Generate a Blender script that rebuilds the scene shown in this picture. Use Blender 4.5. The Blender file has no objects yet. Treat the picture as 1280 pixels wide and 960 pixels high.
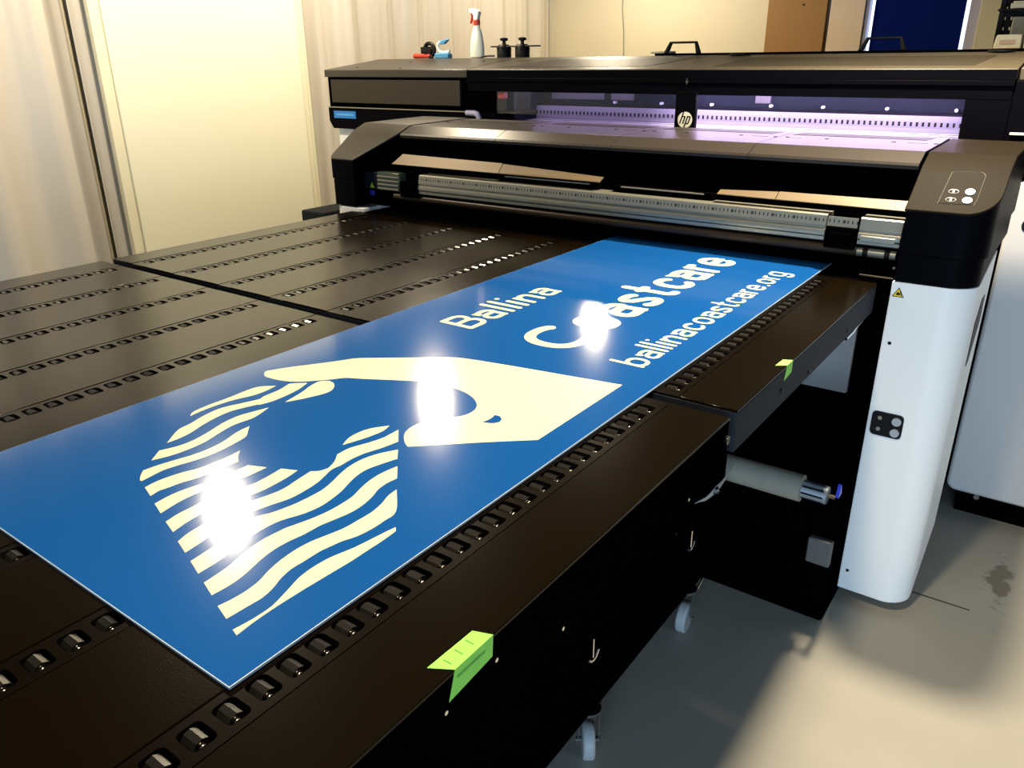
import bpy, bmesh, math, random
from mathutils import Vector, Matrix
from mathutils.geometry import tessellate_polygon
random.seed(7)
SC = bpy.context.scene
COL = SC.collection
PI = math.pi

# ------------------------------------------------------------------ camera
cam_d = bpy.data.cameras.new('camera'); cam = bpy.data.objects.new('camera', cam_d); COL.objects.link(cam)
cam_d.sensor_fit = 'HORIZONTAL'; cam_d.sensor_width = 36.0; cam_d.lens = 978.29 / 1280 * 36.0
cam_d.clip_start = 0.02
R_ = Vector((0.81066174, 0.58546031, -0.00798528)); U_ = Vector((-0.21684178, 0.31286396, 0.92471389)); F_ = Vector((-0.54388159, 0.74789864, -0.3805791))
M = Matrix.Identity(4)
for i in range(3):
    M[i][0] = R_[i]; M[i][1] = U_[i]; M[i][2] = -F_[i]
M[0][3], M[1][3], M[2][3] = 0.0, 0.0, 1.62
cam.matrix_world = M
SC.camera = cam

# ------------------------------------------------------------------ colour management / world / lights
SC.view_settings.view_transform = 'Standard'; SC.view_settings.look = 'None'
SC.view_settings.gamma = 1.0; SC.view_settings.use_curve_mapping = False
SC.view_settings.exposure = 0.0
SC.cycles.caustics_reflective = False; SC.cycles.caustics_refractive = False
w = bpy.data.worlds.new('world'); SC.world = w; w.use_nodes = True
bg = w.node_tree.nodes['Background']; bg.inputs[0].default_value = (0.55, 0.7, 1.0, 1); bg.inputs[1].default_value = 0.06

def point(name, loc, power, color, radius=0.07):
    l = bpy.data.lights.new(name, 'POINT'); l.energy = power; l.color = color; l.shadow_soft_size = radius
    o = bpy.data.objects.new(name, l); o.location = loc; COL.objects.link(o); return o
def area(name, loc, target, sx, sy, power, color):
    l = bpy.data.lights.new(name, 'AREA'); l.shape = 'RECTANGLE'; l.size = sx; l.size_y = sy; l.energy = power; l.color = color
    o = bpy.data.objects.new(name, l); o.location = loc
    d = Vector(target) - Vector(loc); o.rotation_euler = d.to_track_quat('-Z', 'Y').to_euler(); COL.objects.link(o); return o
def spot(name, loc, power, color, radius, size, blend):
    l = bpy.data.lights.new(name, 'SPOT'); l.energy = power; l.color = color; l.shadow_soft_size = radius; l.spot_size = math.radians(size); l.spot_blend = blend
    o = bpy.data.objects.new(name, l); o.location = loc; COL.objects.link(o); return o
WARM = (1.0, 0.84, 0.60)
spot('lamp_light', (-3.05, 1.84, 2.50), 115, WARM, 0.052, 176, 0.15)
spot('lamp_light', (-3.11, 3.44, 2.50), 95, WARM, 0.052, 176, 0.15)
spot('lamp_light', (-3.20, 5.62, 2.50), 72, WARM, 0.075, 176, 0.15)
spot('lamp_light', (-0.57, 0.60, 2.50), 155, WARM, 0.08, 120, 0.7)
spot('lamp_light', (-0.44, 2.60, 2.50), 370, WARM, 0.08, 120, 0.7)
area('window_daylight', (1.3, -3.4, 0.85), (0.0, 2.3, 0.8), 2.2, 1.1, 170, (0.50, 0.74, 1.0))
area('window_daylight', (3.4, 0.4, 1.5), (0.0, 2.0, 0.7), 1.6, 1.6, 26, (0.62, 0.80, 1.0))

# ------------------------------------------------------------------ materials
MATS = {}
def mat(name, color, rough=0.5, metal=0.0, spec=0.5, noise=0.0, nscale=20.0, bump=0.0, bscale=200.0, emit=None, estr=0.0, coat=0.0, alpha=None, trans=0.0):
    m = bpy.data.materials.new(name); m.use_nodes = True; nt = m.node_tree; N = nt.nodes; L = nt.links
    b = N['Principled BSDF']
    c = (color[0], color[1], color[2], 1)
    b.inputs['Base Color'].default_value = c; b.inputs['Roughness'].default_value = rough
    b.inputs['Metallic'].default_value = metal; b.inputs['Specular IOR Level'].default_value = spec
    b.inputs['Coat Weight'].default_value = coat
    b.inputs['Transmission Weight'].default_value = trans
    tc = N.new('ShaderNodeTexCoord')
    if noise > 0:
        n = N.new('ShaderNodeTexNoise'); n.inputs['Scale'].default_value = nscale; n.inputs['Detail'].default_value = 4
        mx = N.new('ShaderNodeMix'); mx.data_type = 'RGBA'
        mx.inputs[6].default_value = tuple(v * (1 - noise) for v in color) + (1,)
        mx.inputs[7].default_value = tuple(min(1, v * (1 + noise)) for v in color) + (1,)
        L.new(tc.outputs['Object'], n.inputs['Vector']); L.new(n.outputs['Fac'], mx.inputs[0]); L.new(mx.outputs[2], b.inputs['Base Color'])
    if bump > 0:
        n2 = N.new('ShaderNodeTexNoise'); n2.inputs['Scale'].default_value = bscale; n2.inputs['Detail'].default_value = 2
        bp = N.new('ShaderNodeBump'); bp.inputs['Strength'].default_value = bump; bp.inputs['Distance'].default_value = 0.001
        L.new(tc.outputs['Object'], n2.inputs['Vector']); L.new(n2.outputs['Fac'], bp.inputs['Height']); L.new(bp.outputs['Normal'], b.inputs['Normal'])
    if emit:
        b.inputs['Emission Color'].default_value = (emit[0], emit[1], emit[2], 1); b.inputs['Emission Strength'].default_value = estr
    MATS[name] = m
    return m

deck_m = mat('deck_powder_coat', (0.0042, 0.0024, 0.0005), 0.21, spec=0.12, noise=0.12, nscale=6, bump=0.10, bscale=420)
strip_m = mat('strip_plastic', (0.0028, 0.0015, 0.0004), 0.24, spec=0.12)
pocket_m = mat('pocket_plastic', (0.0025, 0.0022, 0.002), 0.5, spec=0.2)
roller_m = mat('roller_plastic', (0.012, 0.011, 0.010), 0.22, spec=0.9)
pin_m = mat('roller_pin', (0.55, 0.5, 0.42), 0.22, metal=1.0)
side_m = mat('side_panel_paint', (0.009, 0.013, 0.020), 0.6, spec=0.12)
black_m = mat('black_paint', (0.0010, 0.0009, 0.0011), 0.8, spec=0.0)  # also carries the shade on the near table's sides
blackg_m = mat('black_gloss', (0.0018, 0.0018, 0.0032), 0.48, spec=0.02)
shell_m = mat('shell_grey_brown', (0.035, 0.029, 0.020), 0.42, spec=0.45, bump=0.06, bscale=700)
cover_m = mat('cover_grey_brown', (0.034, 0.028, 0.024), 0.38, spec=0.25, bump=0.05, bscale=700)
tube_m = mat('dark_bronze_tube', (0.035, 0.022, 0.012), 0.4, spec=0.25)
wall_grey_m = mat('dull_grey', (0.12, 0.12, 0.115), 0.6)
roof_m = mat('roof_grey_brown', (0.060, 0.049, 0.032), 0.45, spec=0.45, bump=0.06, bscale=700)
top_m = mat('top_grey_brown', (0.0145, 0.0112, 0.0072), 0.55, spec=0.03, bump=0.06, bscale=700)
grille_m = mat('grille_brown', (0.030, 0.025, 0.016), 0.5, spec=0.3, bump=0.4, bscale=900)
white_m = mat('white_paint', (0.90, 0.925, 0.93), 0.38, spec=0.5)
greyw_m = mat('grey_white_paint', (0.60, 0.59, 0.58), 0.4, spec=0.5)
alu_m = mat('brushed_aluminium', (0.42, 0.41, 0.34), 0.36, metal=0.75, bump=0.05, bscale=90)
bronze_m = mat('anodised_strip', (0.165, 0.120, 0.070), 0.5, metal=0.2)
chrome_m = mat('chrome', (0.75, 0.76, 0.78), 0.15, metal=1.0)
hole_m = mat('screw_black', (0.003, 0.003, 0.0045), 0.5, spec=0.2)
glassy_m = mat('green_plastic', (0.06, 0.085, 0.055), 0.25, spec=0.6)
sheet_m = mat('blue_print', (0.006, 0.080, 0.31), 0.105, spec=0.5, coat=0.0)
MATS['blue_print'].node_tree.nodes['Principled BSDF'].inputs['Coat Roughness'].default_value = 0.06
edge_m = mat('sheet_edge', (0.50, 0.62, 0.72), 0.4)
print_m = mat('cream_print', (0.83, 0.82, 0.52), 0.12, spec=0.5, coat=0.0)
tag_m = mat('green_note', (0.30, 0.78, 0.10), 0.6, noise=0.15, nscale=60)
tagink_m = mat('green_note_ink', (0.12, 0.40, 0.06), 0.6)
yellow_m = mat('warning_yellow', (0.85, 0.60, 0.01), 0.4)
yellowd_m = mat('warning_yellow_green', (0.60, 0.75, 0.08), 0.4)
bluelab_m = mat('blue_label', (0.01, 0.20, 0.62), 0.4)
bluelab2_m = mat('blue_label_print', (0.10, 0.42, 0.85), 0.4)
bluedot_m = mat('blue_mark', (0.03, 0.05, 0.55), 0.3)
wheel_m = mat('caster_grey_rubber', (0.42, 0.45, 0.46), 0.5)
steel_m = mat('satin_steel', (0.50, 0.55, 0.60), 0.38, metal=0.55)
card_m = mat('cardboard_core', (0.33, 0.31, 0.25), 0.8, noise=0.15, nscale=40)
lilac_m = mat('lilac_plastic', (0.42, 0.42, 0.68), 0.4)
red_m = mat('red_plastic', (0.62, 0.05, 0.03), 0.35)
bluepl_m = mat('blue_plastic', (0.07, 0.30, 0.55), 0.35)
whitepl_m = mat('white_plastic', (0.86, 0.88, 0.85), 0.35)
bottle_m = mat('milky_plastic', (0.85, 0.86, 0.72), 0.35)
panel_m = mat('cream_panel', (0.86, 0.84, 0.66), 0.45)
panelf_m = mat('cream_panel_frame', (0.80, 0.76, 0.56), 0.5)
wallc_m = mat('cream_wall', (0.66, 0.60, 0.45), 0.75, noise=0.03, nscale=3)
trimw_m = mat('pale_trim', (0.58, 0.58, 0.50), 0.5)
ceil_m = mat('ceiling_paint', (0.035, 0.033, 0.03), 0.9)
brown_m = mat('brown_board', (0.28, 0.13, 0.020), 0.55, noise=0.06, nscale=5)
pinkw_m = mat('window_casing', (0.66, 0.52, 0.38), 0.5)
creamf_m = mat('cream_casing', (0.70, 0.64, 0.42), 0.5)
lilacf_m = mat('reveal_paint', (0.50, 0.48, 0.60), 0.6)
blind_m = mat('navy_blind', (0.002, 0.010, 0.12), 0.9, spec=0.05)
day_m = mat('daylight_glass', (0.8, 0.9, 1.0), 0.3, emit=(0.75, 0.88, 1.0), estr=1.6)
carton_m = mat('cream_carton', (0.66, 0.60, 0.42), 0.7, noise=0.05, nscale=10)
cartonp_m = mat('carton_print', (0.52, 0.36, 0.25), 0.7)
greybox_m = mat('grey_green_box', (0.26, 0.26, 0.20), 0.6)
wire_m = mat('grey_cable', (0.30, 0.29, 0.24), 0.5)
led_m = mat('violet_white_led', (0.9, 0.85, 1.0), 0.5, emit=(0.80, 0.62, 1.0), estr=85.0)
glow_m = mat('button_white', (0.85, 0.88, 0.88), 0.35)
icon_m = mat('icon_print', (0.30, 0.27, 0.21), 0.5)
joint_m = mat('floor_joint', (0.05, 0.05, 0.045), 0.8)
tan_m = mat('tan_roll', (0.30, 0.20, 0.12), 0.7)

def curtain_material():
    m = mat('plastic_curtain', (0.62, 0.575, 0.50), 0.30, spec=0.6, bump=0.5, bscale=14)
    return m
curtain_m = curtain_material()

def floor_material():
    m = bpy.data.materials.new('concrete'); m.use_nodes = True; nt = m.node_tree; N = nt.nodes; L = nt.links
    b = N['Principled BSDF']; b.inputs['Roughness'].default_value = 0.6; b.inputs['Specular IOR Level'].default_value = 0.25
    tc = N.new('ShaderNodeTexCoord')
    n = N.new('ShaderNodeTexNoise'); n.inputs['Scale'].default_value = 3.0; n.inputs['Detail'].default_value = 6
    r = N.new('ShaderNodeValToRGB'); r.color_ramp.elements[0].position = 0.3; r.color_ramp.elements[1].position = 0.75
    r.color_ramp.elements[0].color = (0.36, 0.345, 0.30, 1); r.color_ramp.elements[1].color = (0.42, 0.40, 0.345, 1)
    L.new(tc.outputs['Object'], n.inputs['Vector']); L.new(n.outputs['Fac'], r.inputs[0])
    # small dark specks
    v = N.new('ShaderNodeTexVoronoi'); v.inputs['Scale'].default_value = 9.0; L.new(tc.outputs['Object'], v.inputs['Vector'])
    lt = N.new('ShaderNodeMath'); lt.operation = 'LESS_THAN'; lt.inputs[1].default_value = 0.055; L.new(v.outputs['Distance'], lt.inputs[0])
    n3 = N.new('ShaderNodeTexNoise'); n3.inputs['Scale'].default_value = 5.0; L.new(tc.outputs['Object'], n3.inputs['Vector'])
    g3 = N.new('ShaderNodeMath'); g3.operation = 'GREATER_THAN'; g3.inputs[1].default_value = 0.60; L.new(n3.outputs['Fac'], g3.inputs[0])
    ml = N.new('ShaderNodeMath'); ml.operation = 'MULTIPLY'; L.new(lt.outputs[0], ml.inputs[0]); L.new(g3.outputs[0], ml.inputs[1])
    mx = N.new('ShaderNodeMix'); mx.data_type = 'RGBA'; mx.inputs[7].default_value = (0.16, 0.15, 0.13, 1)
    L.new(ml.outputs[0], mx.inputs[0]); L.new(r.outputs[0], mx.inputs[6])
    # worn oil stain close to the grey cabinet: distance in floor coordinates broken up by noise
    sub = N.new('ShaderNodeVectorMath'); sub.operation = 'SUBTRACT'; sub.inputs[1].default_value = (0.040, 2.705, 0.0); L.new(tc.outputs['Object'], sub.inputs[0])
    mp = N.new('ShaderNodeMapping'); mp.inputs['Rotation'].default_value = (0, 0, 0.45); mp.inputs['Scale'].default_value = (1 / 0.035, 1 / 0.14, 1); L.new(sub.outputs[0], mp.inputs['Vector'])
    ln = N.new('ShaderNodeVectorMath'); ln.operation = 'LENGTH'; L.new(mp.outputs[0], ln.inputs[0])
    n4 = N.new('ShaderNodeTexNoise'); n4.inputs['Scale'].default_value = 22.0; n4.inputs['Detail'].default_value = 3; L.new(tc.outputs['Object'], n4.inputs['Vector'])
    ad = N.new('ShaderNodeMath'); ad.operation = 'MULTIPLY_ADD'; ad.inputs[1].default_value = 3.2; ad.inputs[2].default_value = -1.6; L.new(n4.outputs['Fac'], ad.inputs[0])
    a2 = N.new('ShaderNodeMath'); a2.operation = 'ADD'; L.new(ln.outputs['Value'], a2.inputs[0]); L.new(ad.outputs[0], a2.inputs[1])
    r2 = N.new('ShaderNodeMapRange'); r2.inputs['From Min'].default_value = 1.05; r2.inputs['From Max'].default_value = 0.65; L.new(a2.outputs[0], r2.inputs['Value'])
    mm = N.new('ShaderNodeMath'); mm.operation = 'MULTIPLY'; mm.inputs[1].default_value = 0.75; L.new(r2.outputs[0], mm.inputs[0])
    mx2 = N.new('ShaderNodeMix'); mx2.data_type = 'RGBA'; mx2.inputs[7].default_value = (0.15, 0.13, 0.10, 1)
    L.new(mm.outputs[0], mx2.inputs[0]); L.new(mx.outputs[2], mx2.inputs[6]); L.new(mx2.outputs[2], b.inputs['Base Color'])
    return m
floor_m = floor_material()

def tick_material(name, base, dark, pitch, zlo, zhi, duty, rough, metal, long_every=None):
    """a scale printed along X: dark marks every <pitch> metres between two heights (object coordinates)"""
    m = bpy.data.materials.new(name); m.use_nodes = True; nt = m.node_tree; N = nt.nodes; L = nt.links
    b = N['Principled BSDF']; b.inputs['Roughness'].default_value = rough; b.inputs['Metallic'].default_value = metal
    b.inputs['Specular IOR Level'].default_value = 0.1
    tc = N.new('ShaderNodeTexCoord'); sp = N.new('ShaderNodeSeparateXYZ'); L.new(tc.outputs['Object'], sp.inputs[0])
    def mathn(op, a, bb):
        n = N.new('ShaderNodeMath'); n.operation = op
        for i, v in enumerate((a, bb)):
            if v is None: continue
            if isinstance(v, (int, float)): n.inputs[i].default_value = v
            else: L.new(v, n.inputs[i])
        return n.outputs[0]
    fr = mathn('FRACT', mathn('DIVIDE', sp.outputs['X'], pitch), None)
    on = mathn('LESS_THAN', fr, duty)
    band = mathn('MULTIPLY', mathn('GREATER_THAN', sp.outputs['Z'], zlo), mathn('LESS_THAN', sp.outputs['Z'], zhi))
    fac = mathn('MULTIPLY', on, band)
    if long_every:
        fr2 = mathn('FRACT', mathn('DIVIDE', sp.outputs['X'], pitch * long_every), None)
        on2 = mathn('LESS_THAN', fr2, duty / long_every * 2.2)
        band2 = mathn('MULTIPLY', mathn('GREATER_THAN', sp.outputs['Z'], zlo - (zhi - zlo) * 0.9), mathn('LESS_THAN', sp.outputs['Z'], zhi))
        fac = mathn('MAXIMUM', fac, mathn('MULTIPLY', on2, band2))
    mx = N.new('ShaderNodeMix'); mx.data_type = 'RGBA'; mx.inputs[6].default_value = base + (1,); mx.inputs[7].default_value = dark + (1,)
    L.new(fac, mx.inputs[0]); L.new(mx.outputs[2], b.inputs['Base Color'])
    return m

def glass_material():
    m = bpy.data.materials.new('clear_window'); m.use_nodes = True; nt = m.node_tree; N = nt.nodes; L = nt.links
    N.remove(N['Principled BSDF']); out = N['Material Output']
    t = N.new('ShaderNodeBsdfTransparent'); t.inputs[0].default_value = (0.94, 0.93, 0.97, 1)
    g = N.new('ShaderNodeBsdfGlossy'); g.inputs['Roughness'].default_value = 0.03
    mx = N.new('ShaderNodeMixShader'); mx.inputs[0].default_value = 0.07
    L.new(t.outputs[0], mx.inputs[1]); L.new(g.outputs[0], mx.inputs[2]); L.new(mx.outputs[0], out.inputs[0])
    return m
glass_m = glass_material()

# ------------------------------------------------------------------ mesh helpers (world coordinates; objects are re-based on their parent)
class MB:
    def __init__(s): s.bm = bmesh.new()
    def box(s, x0, x1, y0, y1, z0, z1):
        v = [s.bm.verts.new(p) for p in ((x0,y0,z0),(x1,y0,z0),(x1,y1,z0),(x0,y1,z0),(x0,y0,z1),(x1,y0,z1),(x1,y1,z1),(x0,y1,z1))]
        for f in ((0,3,2,1),(4,5,6,7),(0,1,5,4),(1,2,6,5),(2,3,7,6),(3,0,4,7)): s.bm.faces.new([v[i] for i in f])
        return s
    def loft(s, A, B, caps=True):
        a = [s.bm.verts.new(p) for p in A]; b = [s.bm.verts.new(p) for p in B]; n = len(a)
        for i in range(n):
            j = (i + 1) % n; s.bm.faces.new((a[i], a[j], b[j], b[i]))
        if caps:
            s.bm.faces.new(a[::-1]); s.bm.faces.new(b)
        return s
    def prism_x(s, prof, x0, x1): return s.loft([(x0, y, z) for y, z in prof], [(x1, y, z) for y, z in prof])
    def prism_z(s, prof, z0, z1): return s.loft([(x, y, z0) for x, y in prof], [(x, y, z1) for x, y in prof])
    def prism_y(s, prof, y0, y1): return s.loft([(x, y0, z) for x, z in prof], [(x, y1, z) for x, z in prof])
    def cyl(s, p0, p1, r0, n=16, r1=None):
        p0 = Vector(p0); p1 = Vector(p1); r1 = r0 if r1 is None else r1
        d = (p1 - p0).normalized(); a = d.orthogonal().normalized(); b = d.cross(a)
        A = [p0 + (a * math.cos(2*PI*i/n) + b * math.sin(2*PI*i/n)) * r0 for i in range(n)]
        B = [p1 + (a * math.cos(2*PI*i/n) + b * math.sin(2*PI*i/n)) * r1 for i in range(n)]
        return s.loft(A, B)
    def tube(s, pts, r, n=8):
        pts = [Vector(p) for p in pts]; rings = []
        a = (pts[1] - pts[0]).normalized().orthogonal().normalized()
        for i, p in enumerate(pts):
            d = (pts[min(i+1, len(pts)-1)] - pts[max(i-1, 0)]).normalized()
            a = (a - d * a.dot(d)).normalized(); b = d.cross(a)
            rings.append([s.bm.verts.new(p + (a * math.cos(2*PI*k/n) + b * math.sin(2*PI*k/n)) * r) for k in range(n)])
        for A, B in zip(rings, rings[1:]):
            for k in range(n): s.bm.faces.new((A[k], A[(k+1) % n], B[(k+1) % n], B[k]))
        s.bm.faces.new(rings[0][::-1]); s.bm.faces.new(rings[-1]); return s
    def lathe(s, cx, cy, prof, n=24, sy=1.0):
        rings = [[s.bm.verts.new((cx + r*math.cos(2*PI*k/n), cy + sy*r*math.sin(2*PI*k/n), z)) for k in range(n)] for r, z in prof]
        for A, B in zip(rings, rings[1:]):
            for k in range(n): s.bm.faces.new((A[k], A[(k+1) % n], B[(k+1) % n], B[k]))
        s.bm.faces.new(rings[0][::-1]); s.bm.faces.new(rings[-1]); return s
    def poly(s, pts, holes=()):
        loops = [list(pts)] + [list(h) for h in holes]
        vs = [s.bm.verts.new(p) for l in loops for p in l]
        for t in tessellate_polygon([[Vector(p) for p in l] for l in loops]):
            try: s.bm.faces.new([vs[i] for i in t])
            except ValueError: pass
        return s

CAM = Vector((0, 0, 1.62))
SCL = 1.0                      # tables and sign are modelled in their own survey scale and brought to the machine's scale here
def X(p): return CAM + (Vector(p) - CAM) * SCL
def props(o, label=None, cat=None, group=None, kind=None):
    if label: o['label'] = label
    if cat: o['category'] = cat
    if group: o['group'] = group
    if kind: o['kind'] = kind
    return o
def build(name, mb, m, parent=None, bevel=0.0, smooth=True, segs=2, normals=True, crease=35):
    bm = mb.bm if isinstance(mb, MB) else mb
    if normals: bmesh.ops.recalc_face_normals(bm, faces=bm.faces[:])
    if SCL != 1.0:
        for v in bm.verts: v.co = X(v.co)
        bevel *= SCL
    vs = [v.co for v in bm.verts]
    if parent is not None:
        q = parent; off = Vector((0, 0, 0))
        while q is not None: off += q.location; q = q.parent
        base = Vector((0, 0, 0))
    else:
        off = Vector((0, 0, 0))
    lo = Vector([min(v[i] for v in vs) for i in range(3)]); hi = Vector([max(v[i] for v in vs) for i in range(3)])
    org = Vector(((lo.x+hi.x)/2, (lo.y+hi.y)/2, lo.z))
    for v in bm.verts: v.co -= org
    me = bpy.data.meshes.new(name); bm.to_mesh(me); bm.free()
    for mm in (m if isinstance(m, (list, tuple)) else [m]): me.materials.append(mm)
    o = bpy.data.objects.new(name, me); COL.objects.link(o)
    o.location = org - off
    if parent is not None: o.parent = parent
    if smooth:
        me.shade_smooth()
        try: me.set_sharp_from_angle(angle=math.radians(crease))
        except Exception: pass
    if bevel > 0:
        b = o.modifiers.new('bevel', 'BEVEL'); b.width = bevel; b.segments = segs; b.limit_method = 'ANGLE'; b.angle_limit = math.radians(35)
    return o
def thing(name, loc, label, cat, group=None):
    o = bpy.data.objects.new(name, None); COL.objects.link(o); o.location = X(loc); o.empty_display_size = 0.05
    return props(o, label, cat, group)

def struct(o): o['kind'] = 'structure'; return o

# ------------------------------------------------------------------ the setting
XW = -4.40; YB = 6.62; H = 2.85
struct(build('floor', MB().box(-4.6, 4.2, -4.2, 6.9, -0.10, 0.0), floor_m, smooth=False))
bpy.data.objects['floor'].location = (0, 0, -0.10)
for v in bpy.data.objects['floor'].data.vertices: v.co += Vector((-0.2, 1.35, 0))
# make floor object coordinates equal to room coordinates (the stain is placed in them)
for v in bpy.data.objects['floor'].data.vertices: v.co.z = v.co.z - 0.0
struct(build('wall_left', MB().box(XW - 0.12, XW, -4.2, YB, 0, H), wallc_m, smooth=False))
struct(build('wall_back', MB().box(XW, -1.86, YB, YB + 0.12, 0, H).box(-1.86, -0.62, YB, YB + 0.12, 0, 0.9).box(-1.86, -0.62, YB, YB + 0.12, 2.45, H).box(-0.62, 4.2, YB, YB + 0.12, 0, H), wallc_m, smooth=False))
struct(build('wall_right', MB().box(4.08, 4.2, -4.2, YB, 0, H), ceil_m, smooth=False))
struct(build('ceiling', MB().box(-4.6, 4.2, -4.2, 6.9, H, H + 0.1), ceil_m, smooth=False))
struct(build('trim_1', MB().box(-4.395, -4.33, YB - 0.03, YB - 0.002, 0, H), trimw_m, bevel=0.003))
# saw-cut joint in the concrete
j = MB(); j.poly([(-0.185, 2.474, 0.0006), (-0.183, 2.482, 0.0006), (-0.018, 2.484, 0.0006), (-0.018, 2.478, 0.0006)])
struct(build('trim_2', j, joint_m, smooth=False))

# window with navy blind
wx = bpy.data.objects.new('window_1', None); COL.objects.link(wx); wx.location = (-1.24, YB, 0.9); wx['kind'] = 'structure'
build('casing', MB().box(-1.845, -1.60, YB - 0.03, YB + 0.02, 0.9, 2.45), pinkw_m, wx, 0.004)
build('casing', MB().box(-0.86, -0.70, YB - 0.03, YB + 0.02, 0.9, 2.45), creamf_m, wx, 0.004)
build('casing', MB().box(-0.70, -0.62, YB - 0.045, YB + 0.02, 0.9, 2.45), trimw_m, wx, 0.004)
build('window_head', MB().box(-1.60, -0.86, YB - 0.03, YB + 0.02, 2.38, 2.45), pinkw_m, wx, 0.003)
build('window_sill', MB().box(-1.60, -0.86, YB - 0.05, YB + 0.10, 0.9, 0.94), pinkw_m, wx, 0.003)
build('reveal', MB().box(-0.925, -0.86, YB - 0.01, YB + 0.10, 0.94, 2.38), lilacf_m, wx, 0.002)
build('reveal', MB().box(-1.60, -1.578, YB - 0.01, YB + 0.10, 0.94, 2.38), lilacf_m, wx, 0.002)
build('window_pane', MB().box(-1.578, -0.925, YB + 0.08, YB + 0.085, 0.94, 2.38), day_m, wx, smooth=False)
blind = build('roller_blind', MB().box(-1.545, -0.955, YB + 0.02, YB + 0.024, 1.0, 2.34), blind_m, smooth=False)
props(blind, 'navy blue roller blind drawn down inside the far window', 'blind')

# brown board leaning beside the window
bb = thing('brown_board', (-2.08, YB - 0.03, 0), 'tall flat brown board standing against the cream back wall', 'board')
build('board', MB().box(-2.31, -1.865, YB - 0.045, YB - 0.005, 0.0, 2.5), brown_m, bb, 0.003)
build('screw', MB().cyl((-2.04, YB - 0.049, 2.0), (-2.04, YB - 0.044, 2.0), 0.008, 10), hole_m, bb)
# cable down the back wall
cb = build('cable', MB().tube([(-3.60, YB - 0.008, 2.84), (-3.585, YB - 0.012, 2.3), (-3.60, YB - 0.008, 2.05), (-3.575, YB - 0.012, 1.86), (-3.565, YB - 0.008, 1.6), (-3.57, YB - 0.008, 0.4)], 0.005, 6), wire_m)
props(cb, 'thin grey cable hanging down the cream back wall', 'cable')

# ------------------------------------------------------------------ plastic curtains along the left wall
def curtain(name, y0, y1, x, amp, seed, label):
    rnd = random.Random(seed); n = int((y1 - y0) / 0.012); zs = [0.02 + 2.75 * i / 14 for i in range(15)]
    ph = [rnd.uniform(0, 6.28) for _ in range(5)]
    bm = bmesh.new(); g = []
    for i in range(n + 1):
        y = y0 + (y1 - y0) * i / n; row = []
        for z in zs:
            k = 0.55 + 0.45 * math.sin(1.1 * z + ph[4])
            d = amp * (math.sin(2*PI*y/0.34 + ph[0] + 0.25*z) * 0.55 + math.sin(2*PI*y/0.21 + ph[1] - 0.35*z) * 0.28 * k + math.sin(2*PI*y/0.075 + ph[2]) * 0.10 * k + 0.3*math.sin(2*PI*y/0.9 + ph[3]))
            row.append(bm.verts.new((x + d, y, z)))
        g.append(row)
    for i in range(n):
        for jz in range(14): bm.faces.new((g[i][jz], g[i+1][jz], g[i+1][jz+1], g[i][jz+1]))
    o = build(name, bm, curtain_m); o.modifiers.new('thick', 'SOLIDIFY').thickness = 0.002
    return props(o, label, 'curtain')
curtain('plastic_curtain', -0.2, 2.18, -4.31, 0.05, 3, 'translucent plastic curtain in soft folds left of the leaning cream panel')
curtain('plastic_curtain', 2.20, YB - 0.06, -4.31, 0.042, 8, 'translucent plastic curtain between the cream panel and the far wall corner')

# cream panel standing in front of the curtains
pn = thing('door_panel', (-4.16, 2.9, 0), 'tall blank cream door panel standing against the plastic curtains', 'panel')
build('panel', MB().box(-4.195, -4.155, 2.285, 3.50, 0.0, 2.45), panel_m, pn, 0.004)
build('stile', MB().box(-4.20, -4.163, 2.225, 2.283, 0.0, 2.45), panelf_m, pn, 0.004)
build('stile', MB().box(-4.20, -4.163, 3.503, 3.545, 0.0, 2.45), panelf_m, pn, 0.004)
build('stile', MB().box(-4.205, -4.17, 3.548, 3.57, 0.0, 2.45), panelf_m, pn, 0.003)

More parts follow.
